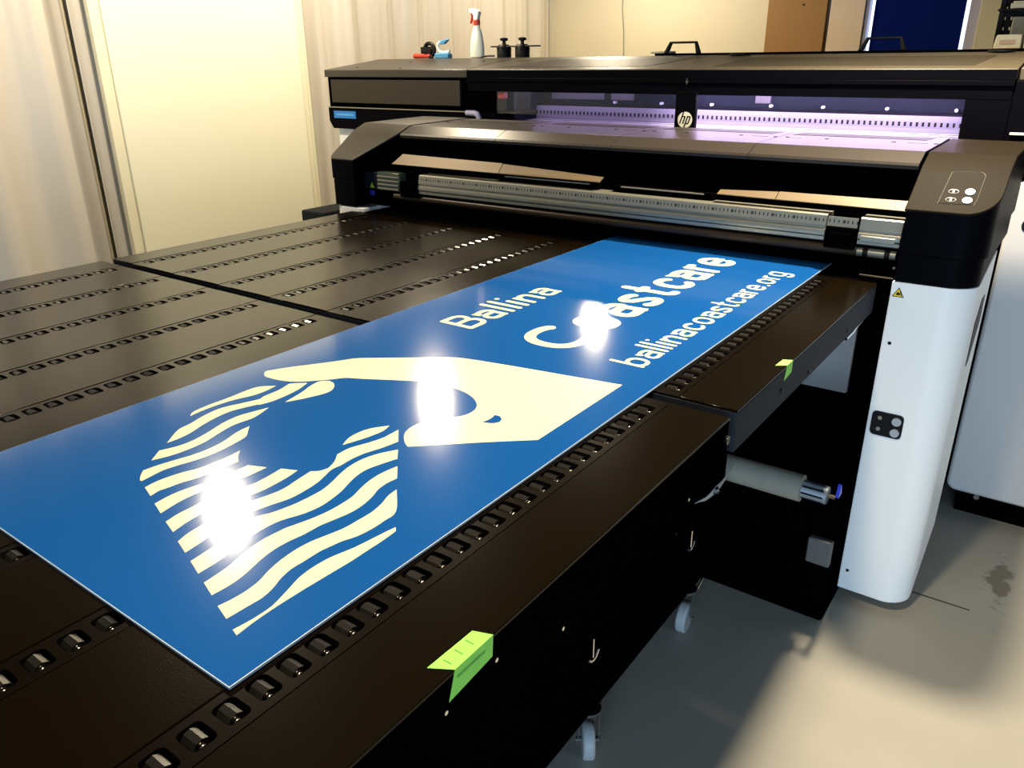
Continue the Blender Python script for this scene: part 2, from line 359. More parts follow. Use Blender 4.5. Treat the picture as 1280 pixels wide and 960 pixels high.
# ------------------------------------------------------------------ slotted roller tables
SCL = 0.81
ZT = 0.92; XL = -3.04; XR = -0.511
SX = [-2.873 + 0.27375 * k for k in range(9)]
HW = 0.033; PITCH = 0.0460
def rrect(cx, cy, hx, hy, r, n=3):
    P = []
    for sx, sy, a0 in ((1, 1, 0), (-1, 1, 90), (-1, -1, 180), (1, -1, 270)):
        for i in range(n + 1):
            a = math.radians(a0 + 90 * i / n); P.append((cx + sx * (hx - r) + r * math.cos(a), cy + sy * (hy - r) + r * math.sin(a)))
    return P
def rect_pts(cx, cy, hx, hy, P, z):
    """outer rectangle point matching each rounded-rectangle point, by direction"""
    out = []
    for (x, y) in P:
        dx, dy = x - cx, y - cy; k = max(abs(dx) / hx, abs(dy) / hy); out.append((cx + dx / k, cy + dy / k, z))
    return out
def strip_mesh(xc, ys, y0, y1, z):
    top = MB(); bm = top.bm
    for yc in ys:
        P = rrect(xc, yc, 0.0205, 0.0165, 0.008)
        # sector corners need the true rectangle corners
        n = len(P); O = []
        for i, (x, y) in enumerate(P):
            dx, dy = x - xc, y - yc
            q = i % 4
            if q in (1, 2): O.append((xc + math.copysign(HW, dx), yc + math.copysign(PITCH/2, dy), z))
            elif (abs(abs(dy) - 0.0165) < 1e-6): O.append((x, yc + math.copysign(PITCH/2, dy), z))
            else: O.append((xc + math.copysign(HW, dx), y, z))
        vo = [bm.verts.new(p) for p in O]; vi = [bm.verts.new((x, y, z)) for x, y in P]; vb = [bm.verts.new((x, y, z - 0.016)) for x, y in P]
        for i in range(n):
            k = (i + 1) % n
            if (Vector(O[i]) - Vector(O[k])).length > 1e-7: bm.faces.new((vo[i], vo[k], vi[k], vi[i]))
            else: bm.faces.new((vo[i], vi[k], vi[i]))
            f = bm.faces.new((vi[i], vi[k], vb[k], vb[i])); f.material_index = 1
        f = bm.faces.new(vb); f.material_index = 1
    ya = ys[0] - PITCH/2; yb = ys[-1] + PITCH/2
    for a, b in ((y0, ya), (yb, y1)):
        if b - a > 0.002: bm.faces.new([bm.verts.new(p) for p in ((xc-HW, a, z), (xc+HW, a, z), (xc+HW, b, z), (xc-HW, b, z))])
    return top

rb = MB()
rb.cyl((-0.0165, 0.0015, 0), (0.0085, 0.0015, 0), 0.0125, 9)
for f in rb.bm.faces: f.smooth = False
nf = len(rb.bm.faces)
rb.cyl((0.0085, 0.0, 0.0015), (0.0135, 0.0, 0.0015), 0.0058, 8)
rb.cyl((-0.0195, 0.0015, -0.0015), (0.0195, 0.0015, -0.0015), 0.0028, 6)
bmesh.ops.recalc_face_normals(rb.bm, faces=rb.bm.faces[:])
for i, f in enumerate(rb.bm.faces):
    if i >= nf: f.material_index = 1; f.smooth = len(f.verts) == 4
roller_me = bpy.data.meshes.new('roller')
rb.bm.to_mesh(roller_me); rb.bm.free(); roller_me.materials.append(roller_m); roller_me.materials.append(pin_m); roller_me.transform(Matrix.Scale(SCL, 4))

def in_view(x, y, z, mx=30):
    v = Vector((x, y, z - 1.62)); d = v.dot(F_)
    if d < 0.05: return False
    px = 640 + 978.3 * v.dot(R_) / d; py = 480 - 978.3 * v.dot(U_) / d
    return -mx < px < 1280 + mx and -mx < py < 960 + mx

def table(y0, y1, ys_all, label, far):
    t = thing('roller_table', ((XL + XR) / 2, (y0 + y1) / 2, 0), label, 'table', None)
    edges = [XL] + [e for s in SX for e in (s - HW, s + HW)] + [XR]
    g = 0.0018
    for k in range(10):
        a, b = edges[2*k], edges[2*k+1]
        build('deck_panel', MB().box(a + (g if k else 0), b - (g if k < 9 else 0), y0, y1, ZT - 0.006, ZT), deck_m, t, 0.0012, segs=1)
    for k, xc in enumerate(SX):
        st = build('roller_strip', strip_mesh(xc, ys_all, y0, y1, ZT - 0.0012), [strip_m, pocket_m], t, smooth=False)
        r0 = None
        for yc in ys_all:
            if -1.60 < xc < -0.73 and yc > 0.42: continue      # wholly under the sign
            if not in_view(xc, yc, ZT): continue
            o = bpy.data.objects.new('roller', roller_me); COL.objects.link(o); o.parent = t
            o.location = X((xc, yc - 0.001, ZT - 0.0135)) - t.location
    return t
ysn = [1.432 - PITCH * i for i in range(31)][::-1]
ysf = [1.582 + PITCH * i for i in range(26)]
tn = table(0.0, 1.487, ysn, 'near black steel roller table with slotted strips, closest to the viewer', False)
tf = table(1.530, 2.800, ysf, 'far black roller table section between the near table and the printer opening', True)
# near table body
build('side_panel', MB().box(XR - 0.012, XR, 0.0, 1.487, 0.80, ZT - 0.0065), black_m, tn, 0.002)  # same panels as the far table, their shade put into the black colour
build('side_panel', MB().box(XL, XL + 0.012, 0.0, 1.487, 0.80, ZT - 0.0065), black_m, tn, 0.002)
build('end_panel', MB().box(XL + 0.012, XR - 0.012, 1.475, 1.487, 0.80, ZT - 0.0065), black_m, tn, 0.002)
build('end_panel', MB().box(XL + 0.012, XR - 0.012, 0.0, 0.012, 0.80, ZT - 0.0065), black_m, tn, 0.002)
build('under_pan', MB().box(XL + 0.012, XR - 0.012, 0.012, 1.475, 0.80, 0.900), black_m, tn)
build('bumper', MB().cyl((XR - 0.002, 1.474, 0.873), (XR + 0.006, 1.474, 0.873), 0.010, 12), chrome_m, tn)
for (y, z) in ((0.829, 0.813), (1.293, 0.815), (0.555, 0.868), (0.66, 0.875)):
    build('screw', MB().cyl((XR - 0.003, y, z), (XR + 0.002, y, z), 0.0035, 8), chrome_m, tn)
SCL = 1.0
build('cabinet', MB().box(-2.30, -0.66, 0.04, 1.232, 0.25, 0.945), black_m, tn)
for x_ in (-2.2, -0.95): build('leg', MB().box(x_ - 0.03, x_ + 0.03, 0.3, 0.36, 0.0, 0.249).box(x_ - 0.03, x_ + 0.03, 1.0, 1.06, 0.0, 0.249), black_m, tn)
build('light_leak_plate', MB().box(-1.2, -0.43, 1.2065, 1.2325, 0.955, 0.965), black_m, tn)  # unseen plate added to block light leaking between the two tables
SCL = 0.81
# far table body
build('side_panel', MB().box(XR - 0.012, XR, 1.530, 2.80, 0.818, ZT - 0.0065), side_m, tf, 0.002)
build('side_panel', MB().box(XL, XL + 0.012, 1.530, 2.80, 0.818, ZT - 0.0065), side_m, tf, 0.002)
build('end_panel', MB().box(XL + 0.012, XR - 0.012, 1.530, 1.542, 0.818, ZT - 0.0065), side_m, tf, 0.002)
build('under_pan', MB().box(XL + 0.012, XR - 0.012, 1.542, 2.79, 0.84, 0.900), black_m, tf)
for (y, z) in ((2.075, 0.835), (2.47, 0.845), (1.84, 0.86)):
    build('screw', MB().cyl((XR - 0.003, y, z), (XR + 0.003, y, z), 0.007, 10), hole_m, tf)
br = MB(); br.tube([(XR - 0.008, 2.50, 0.806), (XR - 0.004, 2.56, 0.812), (XR - 0.008, 2.62, 0.816), (XR - 0.01, 2.70, 0.812)], 0.006, 6)
br.box(XR - 0.02, XR - 0.006, 2.60, 2.64, 0.806, 0.818)
build('latch', br, chrome_m, tf)

SCL = 1.0
build('cabinet', MB().box(-2.30, -0.66, 1.234, 1.93, 0.25, 0.97), black_m, tf)
# casters with chrome forks and bent brake levers, jacking screws above
def caster(y, swing):
    x = -0.72
    c = build('caster', MB().box(x - 0.035, x + 0.035, y - 0.045, y + 0.045, 0.236, 0.2495).cyl((x, y, 0.140), (x, y, 0.237), 0.016, 14), black_m, tf, 0.003)
    f = MB(); ca, sa = math.cos(swing), math.sin(swing)
    def P(u, v, z): return (x + u * ca - v * sa, y + u * sa + v * ca, z)
    for s in (-1, 1):
        A = [P(s*0.0235, -0.018, 0.155), P(s*0.0235, 0.018, 0.155), P(s*0.0235, 0.012, 0.040), P(s*0.0235, -0.012, 0.040)]
        B = [P(s*0.0265, -0.018, 0.155), P(s*0.0265, 0.018, 0.155), P(s*0.0265, 0.012, 0.040), P(s*0.0265, -0.012, 0.040)]
        f.loft(A, B)
    f.cyl(P(0, 0, 0.148), P(0, 0, 0.156), 0.031, 14)
    f.cyl(P(-0.030, 0, 0.050), P(0.030, 0, 0.050), 0.007, 10)
    build('fork', f, chrome_m, c)
    wv = MB(); wv.cyl(P(-0.015, 0, 0.0505), P(0.015, 0, 0.0505), 0.050, 28)
    build('wheel', wv, wheel_m, c, 0.006)
    b = MB(); b.tube([P(-0.028, -0.010, 0.155), P(-0.036, -0.035, 0.180), P(-0.004, -0.045, 0.158)], 0.0035, 6)
    b.tube([P(0.024, -0.025, 0.160), P(0.032, -0.035, 0.178)], 0.0035, 6)
    build('brake_lever', b, chrome_m, c)
caster(1.30, 0.62 + PI); caster(1.875, 0.10 + PI)
for y in (1.187, 1.697):
    f = MB(); x = -0.652
    f.cyl((x, y, 0.425), (x, y, 0.475), 0.0022, 6)
    f.tube([(x, y - 0.022, 0.432), (x, y - 0.012, 0.420), (x, y, 0.417), (x, y + 0.012, 0.420), (x, y + 0.022, 0.432)], 0.003, 6)
    build('hook', f, chrome_m, tn if y < 1.2 else tf)
build('screw', MB().cyl((-0.662, 1.60, 0.515), (-0.655, 1.60, 0.515), 0.004, 8), chrome_m, tf)

# ------------------------------------------------------------------ printed sign
SCL = 0.81
Z0 = 0.9205; Z1 = 0.9245
sg = thing('printed_sign', (-1.16, 1.67, Z0), 'long glossy blue printed sign with cream hand and wave emblem lying across the tables', 'sign')
SXL, SXR, SY0, SY1 = -1.612, -0.711, 0.392, 3.05
build('board', MB().box(SXL, SXR, SY0, SY1, Z0, Z1 - 0.0004), edge_m, sg, smooth=False)
build('printed_face', MB().box(SXL + 0.0012, SXR - 0.0015, SY0 + 0.0012, SY1 - 0.0012, Z1 - 0.0004, Z1), sheet_m, sg, smooth=False)

# stroke lettering: letters drawn as round-ended strokes, x-height 1, reading along +Y, up towards -X
def arc(cx, cy, rx, ry, a0, a1, n=18, p=1.0):
    P = []
    for i in range(n + 1):
        a = math.radians(a0 + (a1 - a0) * i / n); c, s = math.cos(a), math.sin(a)
        e = 2 / 2.35
        P.append((cx + rx * math.copysign(abs(c) ** e, c), cy + ry * math.copysign(abs(s) ** e, s)))
    return P
def glyphs(h):
    """h = half stroke width in x-heights; strokes stay inside the 0..1 box"""
    t = 1 - h; b = h; m = 0.5
    W = {}
    W['o'] = (0.86, [arc(0.43, m, 0.43 - h, m - h, 0, 360, 36)])
    W['c'] = (0.78, [arc(0.42, m, 0.42 - h, m - h, 42, 318, 30)])
    W['e'] = (0.84, [arc(0.42, m, 0.42 - h, m - h, 0, 322, 34), [(h, 0.5), (0.84 - h, 0.5)]])
    W['a'] = (0.78, [[(h + 0.03, 0.74), (0.10, 0.86)] + arc(0.40, 0.66, 0.31, t - 0.66, 130, 0, 12) + [(0.78 - h, 0.55), (0.78 - h, 0.2), (0.80 - h, b)],
                     [(0.78 - h, 0.56), (0.5, 0.56)] + arc(0.34, 0.56/2 + b/2 + 0.0, 0.34 - h, (0.56 - b) / 2, 90, 270, 14) + [(0.5, b + 0.01), (0.68, 0.14), (0.78 - h, 0.3)]])
    W['l'] = (2 * h, [[(h, b), (h, None)]])
    W['i'] = (2 * h, [[(h, b), (h, t)], [(h, 'dot'), (h + 0.001, 'dot')]])
    W['n'] = (0.76, [[(h, b), (h, t)], [(h, 0.62)] + arc(0.42, 0.62, 0.76 - h - 0.42, t - 0.62, 150, 0, 12) + [(0.76 - h, b)]])
    W['s'] = (0.74, [arc(0.37, 0.745, 0.37 - h, 0.255 - h, 25, 180, 12) + [(h + 0.06, 0.62), (0.37, 0.51), (0.66 - h, 0.40)] + arc(0.37, 0.26, 0.37 - h, 0.26 - h, 0, -158, 14)])
    W['t'] = (0.56, [[(0.23, 'tt'), (0.23, 0.30)] + arc(0.44, 0.30, 0.21, 0.30 - b, 180, 262, 8) + [(0.56 - h, b + 0.01)], [(h, t), (0.54 - h, t)]])
    W['r'] = (0.50, [[(h, b), (h, t)], [(h, 0.58)] + arc(0.50 - h, 0.60, 0.50 - 2*h, t - 0.60, 175, 90, 8)])
    W['b'] = (0.84, [[(h, b), (h, None)], arc(0.42, m, 0.42 - h, m - h, 0, 360, 30)])
    W['g'] = (0.84, [arc(0.42, m, 0.42 - h, m - h, 0, 360, 30), [(0.84 - h, t), (0.84 - h, -0.05)] + arc(0.43, -0.05, 0.41 - h, 0.36 - h, 0, -150, 12)])
    W['.'] = (2 * h, [[(h, b), (h + 0.001, b)]])
    W['B'] = (0.92, [[(h, b), (h, 'cap')], [(h, 'cap'), (0.40, 'cap')] + ['B1'] + [(0.40, 'mid'), (h, 'mid')], [(h, b), (0.40, b)] + ['B2'] + [(0.40, 'mid')]])
    W['C'] = (1.22, ['C'])
    return W
def word(text, s0, s1, base, xh, asc, cap, sw, gap, z=None):
    h = sw / 2 / xh; G = glyphs(h); A = asc / xh; Cc = cap / xh
    lens = [G[ch][0] for ch in text]; gaps = [gap] * (len(text) - 1)
    tot = sum(lens) + sum(gaps); kx = (s1 - s0) / tot
    z = z or Z1 + 0.0003
    x = 0.0
    for i, ch in enumerate(text):
        wd, strokes = G[ch]; out = []
        for st in strokes:
            if st == 'C':
                out.append(arc(wd/2 + 0.04, Cc/2, wd/2 + 0.04 - h, Cc/2 - h, 52, 308, 36)); continue
            P = []
            for q in st:
                if q == 'B1': P += arc(0.52, (Cc - h + Cc*0.52)/2, 0.30, (Cc - h - Cc*0.52)/2, 90, -90, 12)
                elif q == 'B2': P += arc(0.54, (Cc*0.52 + h)/2, 0.34, (Cc*0.52 - h)/2, -90, 90, 12)
                else:
                    u, v = q
                    if v is None: v = A - h
                    elif v == 'dot': v = 1.0 + 0.40 if A > 1.3 else 1.34
                    elif v == 'tt': v = 1.0 + 0.30
                    elif v == 'cap': v = Cc - h
                    elif v == 'mid': v = Cc * 0.52
                    P.append((u, v))
            out.append(P)
        mb = MB()
        for j, P in enumerate(out):
            pts = [Vector((s0 + (x + u) * kx, base + v * xh)) for u, v in P]
            stroke(mb, pts, sw / 2, z + j * 0.00012)
        o = build('letter', flat_up(mb), print_m, sg, smooth=False, normals=False)
        x += wd + (gaps[i] if i < len(gaps) else 0)
def stroke(mb, pts, r, z):
    """one clean ribbon with round caps: an outline polygon strip without overlaps"""
    bm = mb.bm
    closed = (pts[0] - pts[-1]).length < 1e-6 and len(pts) > 8
    Q = [pts[0]]
    for p in pts[1:]:
        if (p - Q[-1]).length > r * 0.15: Q.append(p)
    if closed: Q = Q[:-1] if (Q[-1] - Q[0]).length < r * 0.3 else Q
    def vert(p): return bm.verts.new((-p.y, p.x, z))
    n = len(Q)
    if n == 1:
        bm.faces.new([vert(Q[0] + Vector((math.cos(2*PI*k/20), math.sin(2*PI*k/20))) * r) for k in range(20)]); return
    Ls, Rs = [], []
    for k in range(n):
        d0 = (Q[k] - Q[k-1]).normalized() if (k > 0 or closed) else None
        d1 = (Q[(k+1) % n] - Q[k]).normalized() if (k < n-1 or closed) else None
        if d0 is None: d0 = d1
        if d1 is None: d1 = d0
        m = Vector((-(d0 + d1).y, (d0 + d1).x)).normalized(); c = max(m.dot(Vector((-d0.y, d0.x))), 0.6)
        Ls.append(vert(Q[k] + m * r / c)); Rs.append(vert(Q[k] - m * r / c))
    for k in range(n if closed else n - 1):
        j = (k + 1) % n; bm.faces.new((Ls[k], Ls[j], Rs[j], Rs[k]))
    if not closed:
        for c, d, A, B in ((Q[0], (Q[0] - Q[1]).normalized(), Ls[0], Rs[0]), (Q[-1], (Q[-1] - Q[-2]).normalized(), Rs[-1], Ls[-1])):
            sgn = Vector((-B.co.y * 0, 0))
            a0 = Vector((A.co.y, -A.co.x)) - c; a1 = Vector((B.co.y, -B.co.x)) - c
            ang0 = math.atan2(a0.y, a0.x); ang1 = math.atan2(a1.y, a1.x); dm = math.atan2(d.y, d.x)
            def wrap(t): return (t + PI) % (2*PI) - PI
            s0_ = wrap(dm - ang0); s1_ = wrap(ang1 - dm)
            arcp = [vert(c + Vector((math.cos(ang0 + (s0_ + s1_) * k / 10), math.sin(ang0 + (s0_ + s1_) * k / 10))) * r) for k in range(1, 10)]
            bm.faces.new([A] + arcp + [B])
def flat_up(mb):
    for f in mb.bm.faces:
        f.normal_update()
        if f.normal.z < 0: f.normal_flip()
    return mb
word('Ballina', 1.630, 2.108, 1.3245, 0.0885, 0.134, 0.123, 0.0175, 0.20)
word('Coastcare', 1.625, 2.830, 0.998, 0.139, 0.185, 0.182, 0.0325, 0.17)
word('ballinacoastcare.org', 1.632, 2.748, 0.7895, 0.0620, 0.0975, 0.09, 0.0118, 0.17)

# emblem outlines, measured on the sign (s along the sign, t across it)
EMBLEM = [
('wave_stripe', None, [(-1.4542, 0.828), (-1.4686, 0.8456), (-1.4729, 0.8873), (-1.4717, 0.9348), (-1.4735, 0.9865), (-1.4684, 1.0174), (-1.4402, 1.0435), (-1.4347, 1.0089), (-1.437, 0.9762), (-1.4509, 0.9363), (-1.4569, 0.8985), (-1.4576, 0.8613)], []),
('wave_stripe', None, [(-1.3775, 0.7258), (-1.4131, 0.7727), (-1.42, 0.8061), (-1.4329, 0.8507), (-1.4354, 0.8929), (-1.4217, 0.9313), (-1.4075, 0.9707), (-1.412, 0.9858), (-1.4142, 1.0295), (-1.4205, 1.0544), (-1.4249, 1.069), (-1.4122, 1.0825), (-1.3935, 1.0974), (-1.3796, 1.0589), (-1.374, 1.0183), (-1.3737, 0.9798), (-1.3819, 0.949), (-1.3845, 0.953), (-1.3986, 0.9144), (-1.4042, 0.8865), (-1.4012, 0.8533), (-1.3929, 0.8175), (-1.3797, 0.7796), (-1.3757, 0.7488)], []),
('water_drop', 'teardrop shape under the index finger', [(-1.3463, 0.9929), (-1.3531, 1.0223), (-1.3608, 1.0539), (-1.3729, 1.0864), (-1.3781, 1.1137), (-1.372, 1.1275), (-1.3591, 1.1354), (-1.3401, 1.1306), (-1.3231, 1.1163), (-1.312, 1.0967), (-1.3115, 1.0775), (-1.3204, 1.0485), (-1.3326, 1.0194)], []),
('wave_stripe', None, [(-1.3339, 0.6661), (-1.3591, 0.6978), (-1.347, 0.7304), (-1.3448, 0.7622), (-1.3528, 0.8019), (-1.3664, 0.8472), (-1.3698, 0.8868), (-1.3622, 0.9196), (-1.3522, 0.954), (-1.3407, 0.9227), (-1.3349, 0.8957), (-1.339, 0.8551), (-1.3316, 0.8167), (-1.3192, 0.7733), (-1.3169, 0.7383), (-1.3195, 0.7075), (-1.326, 0.6853)], []),
('wave_stripe', None, [(-1.28, 0.6117), (-1.2953, 0.6219), (-1.3094, 0.6352), (-1.3053, 0.6648), (-1.2967, 0.6983), (-1.2892, 0.7255), (-1.2863, 0.7564), (-1.2904, 0.7934), (-1.3042, 0.8358), (-1.3077, 0.8695), (-1.2902, 0.8527), (-1.272, 0.8337), (-1.2651, 0.8043), (-1.2611, 0.7727), (-1.2608, 0.739), (-1.2663, 0.7103), (-1.274, 0.6837), (-1.2792, 0.6563), (-1.2762, 0.6296), (-1.2741, 0.6114)], []),
('wave_stripe', None, [(-1.2478, 0.6018), (-1.2501, 0.6188), (-1.2493, 0.6428), (-1.2421, 0.6736), (-1.2321, 0.6981), (-1.2285, 0.7277), (-1.2269, 0.7596), (-1.2294, 0.7884), (-1.2129, 0.7725), (-1.1932, 0.7584), (-1.1945, 0.7364), (-1.1956, 0.7102), (-1.2005, 0.677), (-1.2085, 0.6518), (-1.2124, 0.6272), (-1.2157, 0.6099), (-1.2115, 0.5907)], []),
('wave_stripe', None, [(-1.1818, 0.5805), (-1.1853, 0.6102), (-1.1832, 0.638), (-1.1756, 0.6705), (-1.1693, 0.6971), (-1.166, 0.724), (-1.1665, 0.7435), (-1.1665, 0.7601), (-1.1303, 0.7747), (-1.1306, 0.7442), (-1.1337, 0.7193), (-1.1421, 0.6884), (-1.1486, 0.6622), (-1.1531, 0.6354), (-1.1517, 0.6056), (-1.1444, 0.5689)], []),
('wave_stripe', None, [(-1.1133, 0.5587), (-1.1188, 0.5845), (-1.1194, 0.6084), (-1.1202, 0.6379), (-1.1155, 0.6696), (-1.1068, 0.6943), (-1.0998, 0.7209), (-1.1001, 0.7484), (-1.1043, 0.787), (-1.0737, 0.8002), (-1.0683, 0.7713), (-1.0659, 0.7359), (-1.0668, 0.709), (-1.0747, 0.6759), (-1.0828, 0.6465), (-1.0862, 0.6244), (-1.086, 0.6004), (-1.0825, 0.5749), (-1.0757, 0.5481)], []),
('wave_stripe', None, [(-1.0449, 0.5372), (-1.0526, 0.5599), (-1.0556, 0.5846), (-1.057, 0.6137), (-1.0576, 0.6508), (-1.0517, 0.6844), (-1.0434, 0.7181), (-1.0412, 0.7435), (-1.0461, 0.7756), (-1.0512, 0.8119), (-1.039, 0.8222), (-1.0338, 0.8388), (-1.041, 0.8576), (-1.0504, 0.8724), (-1.0616, 0.8865), (-1.0618, 0.9185), (-1.0494, 0.9536), (-1.0409, 0.9867), (-1.0401, 1.0116), (-1.0409, 1.0344), (-1.0032, 0.9939), (-1.0112, 0.9538), (-1.0216, 0.9196), (-1.0247, 0.8874), (-1.023, 0.863), (-1.0244, 0.8395), (-1.0176, 0.8182), (-1.0092, 0.7931), (-1.0049, 0.7636), (-1.0045, 0.7272), (-1.0136, 0.6946), (-1.0215, 0.6616), (-1.0255, 0.6397), (-1.0221, 0.6082), (-1.0151, 0.5732), (-1.0112, 0.5504), (-1.0078, 0.5259)], []),
('wave_stripe', None, [(-0.9812, 0.5175), (-0.9839, 0.5407), (-0.9885, 0.5706), (-0.9993, 0.6085), (-1.0064, 0.6353), (-1.0021, 0.6594), (-0.993, 0.6782), (-0.9847, 0.7109), (-0.9814, 0.7434), (-0.9815, 0.7773), (-0.9889, 0.8074), (-0.9987, 0.8343), (-1.0067, 0.8666), (-1.0075, 0.8994), (-0.9987, 0.9337), (-0.9795, 0.9682), (-0.9541, 0.9398), (-0.9639, 0.9086), (-0.9711, 0.8768), (-0.9689, 0.8494), (-0.9614, 0.8239), (-0.9509, 0.7962), (-0.9443, 0.7669), (-0.9414, 0.7364), (-0.9468, 0.7059), (-0.9586, 0.6764), (-0.9632, 0.6547), (-0.9632, 0.6295), (-0.9602, 0.6033), (-0.9541, 0.5802), (-0.9483, 0.5557), (-0.9454, 0.5361), (-0.9437, 0.5056)], []),
('wave_stripe', None, [(-0.9178, 0.4975), (-0.9199, 0.5209), (-0.9234, 0.545), (-0.9326, 0.574), (-0.9369, 0.5956), (-0.9394, 0.6213), (-0.9373, 0.649), (-0.9356, 0.6627), (-0.9247, 0.7002), (-0.9188, 0.7328), (-0.9181, 0.7601), (-0.9206, 0.7913), (-0.9288, 0.817), (-0.9356, 0.842), (-0.939, 0.8704), (-0.9373, 0.8946), (-0.9334, 0.918), (-0.9019, 0.8839), (-0.9046, 0.861), (-0.9016, 0.836), (-0.8921, 0.8113), (-0.8852, 0.7808), (-0.8849, 0.7518), (-0.8913, 0.719), (-0.896, 0.6964), (-0.8971, 0.6663), (-0.9013, 0.6396), (-0.9021, 0.616), (-0.8989, 0.5898), (-0.8905, 0.5606), (-0.8845, 0.5385), (-0.8817, 0.5151), (-0.8827, 0.4864)], []),
('wave_stripe', None, [(-0.8555, 0.4769), (-0.852, 0.4978), (-0.8515, 0.5205), (-0.855, 0.5447), (-0.8642, 0.5696), (-0.8709, 0.5957), (-0.8744, 0.6272), (-0.8724, 0.6578), (-0.8644, 0.6893), (-0.8582, 0.7158), (-0.857, 0.7478), (-0.8568, 0.7763), (-0.8631, 0.8062), (-0.872, 0.8306), (-0.8748, 0.8548), (-0.8252, 0.8009), (-0.8205, 0.7688), (-0.8199, 0.7396), (-0.8239, 0.7104), (-0.8329, 0.6869), (-0.8373, 0.665), (-0.8402, 0.6473), (-0.8399, 0.6175), (-0.8402, 0.5941), (-0.8352, 0.5715), (-0.8243, 0.545), (-0.8197, 0.524), (-0.8206, 0.5016), (-0.8221, 0.4673)], []),
('wave_stripe', None, [(-0.7964, 0.4586), (-0.7937, 0.4774), (-0.7924, 0.4988), (-0.7936, 0.5207), (-0.8, 0.5431), (-0.8061, 0.5614), (-0.8141, 0.5863), (-0.817, 0.6124), (-0.815, 0.6449), (-0.8053, 0.6821), (-0.8027, 0.6955), (-0.7985, 0.724), (-0.7949, 0.7483), (-0.7918, 0.7652), (-0.7834, 0.7564), (-0.7817, 0.7209), (-0.7818, 0.6884), (-0.7817, 0.6597), (-0.7839, 0.6169), (-0.7862, 0.5719), (-0.7873, 0.5285), (-0.7861, 0.4858), (-0.7826, 0.4548)], []),
('water_drop', 'leaf-shaped island at the wave tops', [(-1.0832, 0.92), (-1.0961, 0.9481), (-1.0986, 0.9778), (-1.0916, 1.0063), (-1.0696, 1.0377), (-1.0629, 1.0134), (-1.0651, 0.9871), (-1.0714, 0.9585)], []),
('hand_shape', 'cream pinching hand with cuff', [(-1.5243, 1.0747), (-1.5355, 1.0871), (-1.5347, 1.0958), (-1.5137, 1.1361), (-1.4851, 1.179), (-1.4541, 1.225), (-1.4348, 1.2578), (-1.4166, 1.2836), (-1.3705, 1.3177), (-1.2988, 1.3707), (-1.2409, 1.4125), (-1.1942, 1.4358), (-1.0624, 1.4616), (-0.9246, 1.4838), (-0.7797, 1.5078), (-0.7802, 1.1591), (-0.8618, 1.0892), (-0.9199, 1.0358), (-0.9722, 0.9887), (-0.9859, 0.996), (-1.0054, 1.0128), (-1.0195, 1.0308), (-1.0272, 1.0541), (-1.0266, 1.0839), (-1.0158, 1.1095), (-0.9946, 1.1364), (-0.9767, 1.1612), (-0.972, 1.1895), (-0.9802, 1.2159), (-0.9981, 1.2365), (-1.0229, 1.2533), (-1.0559, 1.2655), (-1.0952, 1.27), (-1.1308, 1.2689), (-1.1716, 1.2587), (-1.2165, 1.2383), (-1.306, 1.1895), (-1.3428, 1.1718), (-1.3645, 1.1442), (-1.394, 1.1122), (-1.4221, 1.087), (-1.4578, 1.0718), (-1.493, 1.0668), (-1.5104, 1.0675)], [[(-0.9221, 1.1603), (-0.9186, 1.1832), (-0.9221, 1.2054), (-0.9091, 1.2058), (-0.8973, 1.1956), (-0.893, 1.1806), (-0.902, 1.1684)]])]
def smooth_loop(P, sub=4):
    n = len(P); out = []
    V = [Vector(p) for p in P]
    sharp = []
    for i in range(n):
        a = (V[i] - V[i-1]); b = (V[(i+1) % n] - V[i]); sharp.append(a.angle(b, 0) > math.radians(38))
    for i in range(n):
        p1, p2 = V[i], V[(i+1) % n]
        p0 = p1 * 2 - p2 if sharp[i] else V[i-1]
        p3 = p2 * 2 - p1 if sharp[(i+1) % n] else V[(i+2) % n]
        for k in range(sub):
            t = k / sub
            q = 0.5 * ((2*p1) + (p2 - p0)*t + (2*p0 - 5*p1 + 4*p2 - p3)*t*t + (-p0 + 3*p1 - 3*p2 + p3)*t**3)
            out.append((q.x, q.y))
    return out
ze = Z1 + 0.0003
for nm, lab, P, holes in EMBLEM:
    mb = MB(); mb.poly([(x, y, ze) for x, y in smooth_loop(P)], [[(x, y, ze) for x, y in smooth_loop(h)] for h in holes])
    o = build(nm, flat_up(mb), print_m, sg, smooth=False, normals=False)
    if lab: o['label'] = lab

# ------------------------------------------------------------------ green notes folded over the table edge
def note(y0, y1, w_top, drop, label, marks):
    x1 = XR + 0.0006; t = 0.0004; sk = 0.018
    o = thing('sticky_note', (XR, (y0+y1)/2, ZT), label, 'note', None)
    mb = MB()
    A = [(XR - w_top, y0, ZT + 0.0008), (x1, y0 + sk, ZT + 0.0008), (x1 + 0.001, y0 + sk*0.2, ZT - drop), (x1 + 0.001, y1 - 0.004, ZT - drop*0.80), (x1, y1, ZT + 0.0008), (XR - w_top*0.9, y1 - 0.01, ZT + 0.0008)]
    bm = mb.bm; v = [bm.verts.new(p) for p in A]; bm.faces.new((v[0], v[1], v[4], v[5])); bm.faces.new((v[1], v[2], v[3], v[4]))
    p = build('paper', mb, tag_m, o, smooth=False); p.modifiers.new('thick', 'SOLIDIFY').thickness = t
    if marks:
        mk = MB()
        for k in range(3):
            yy = y0 + 0.022 + k * (y1 - y0 - 0.03) / 3
            mk.box(XR - w_top*0.75, XR - w_top*0.3, yy, yy + 0.0016, ZT + 0.0012, ZT + 0.0015)
        mk.box(x1 + 0.0012, x1 + 0.0016, y0 + 0.02, y1 - 0.02, ZT - drop*0.35, ZT - drop*0.28)
        build('handwriting', mk, tagink_m, o, smooth=False)
    return o
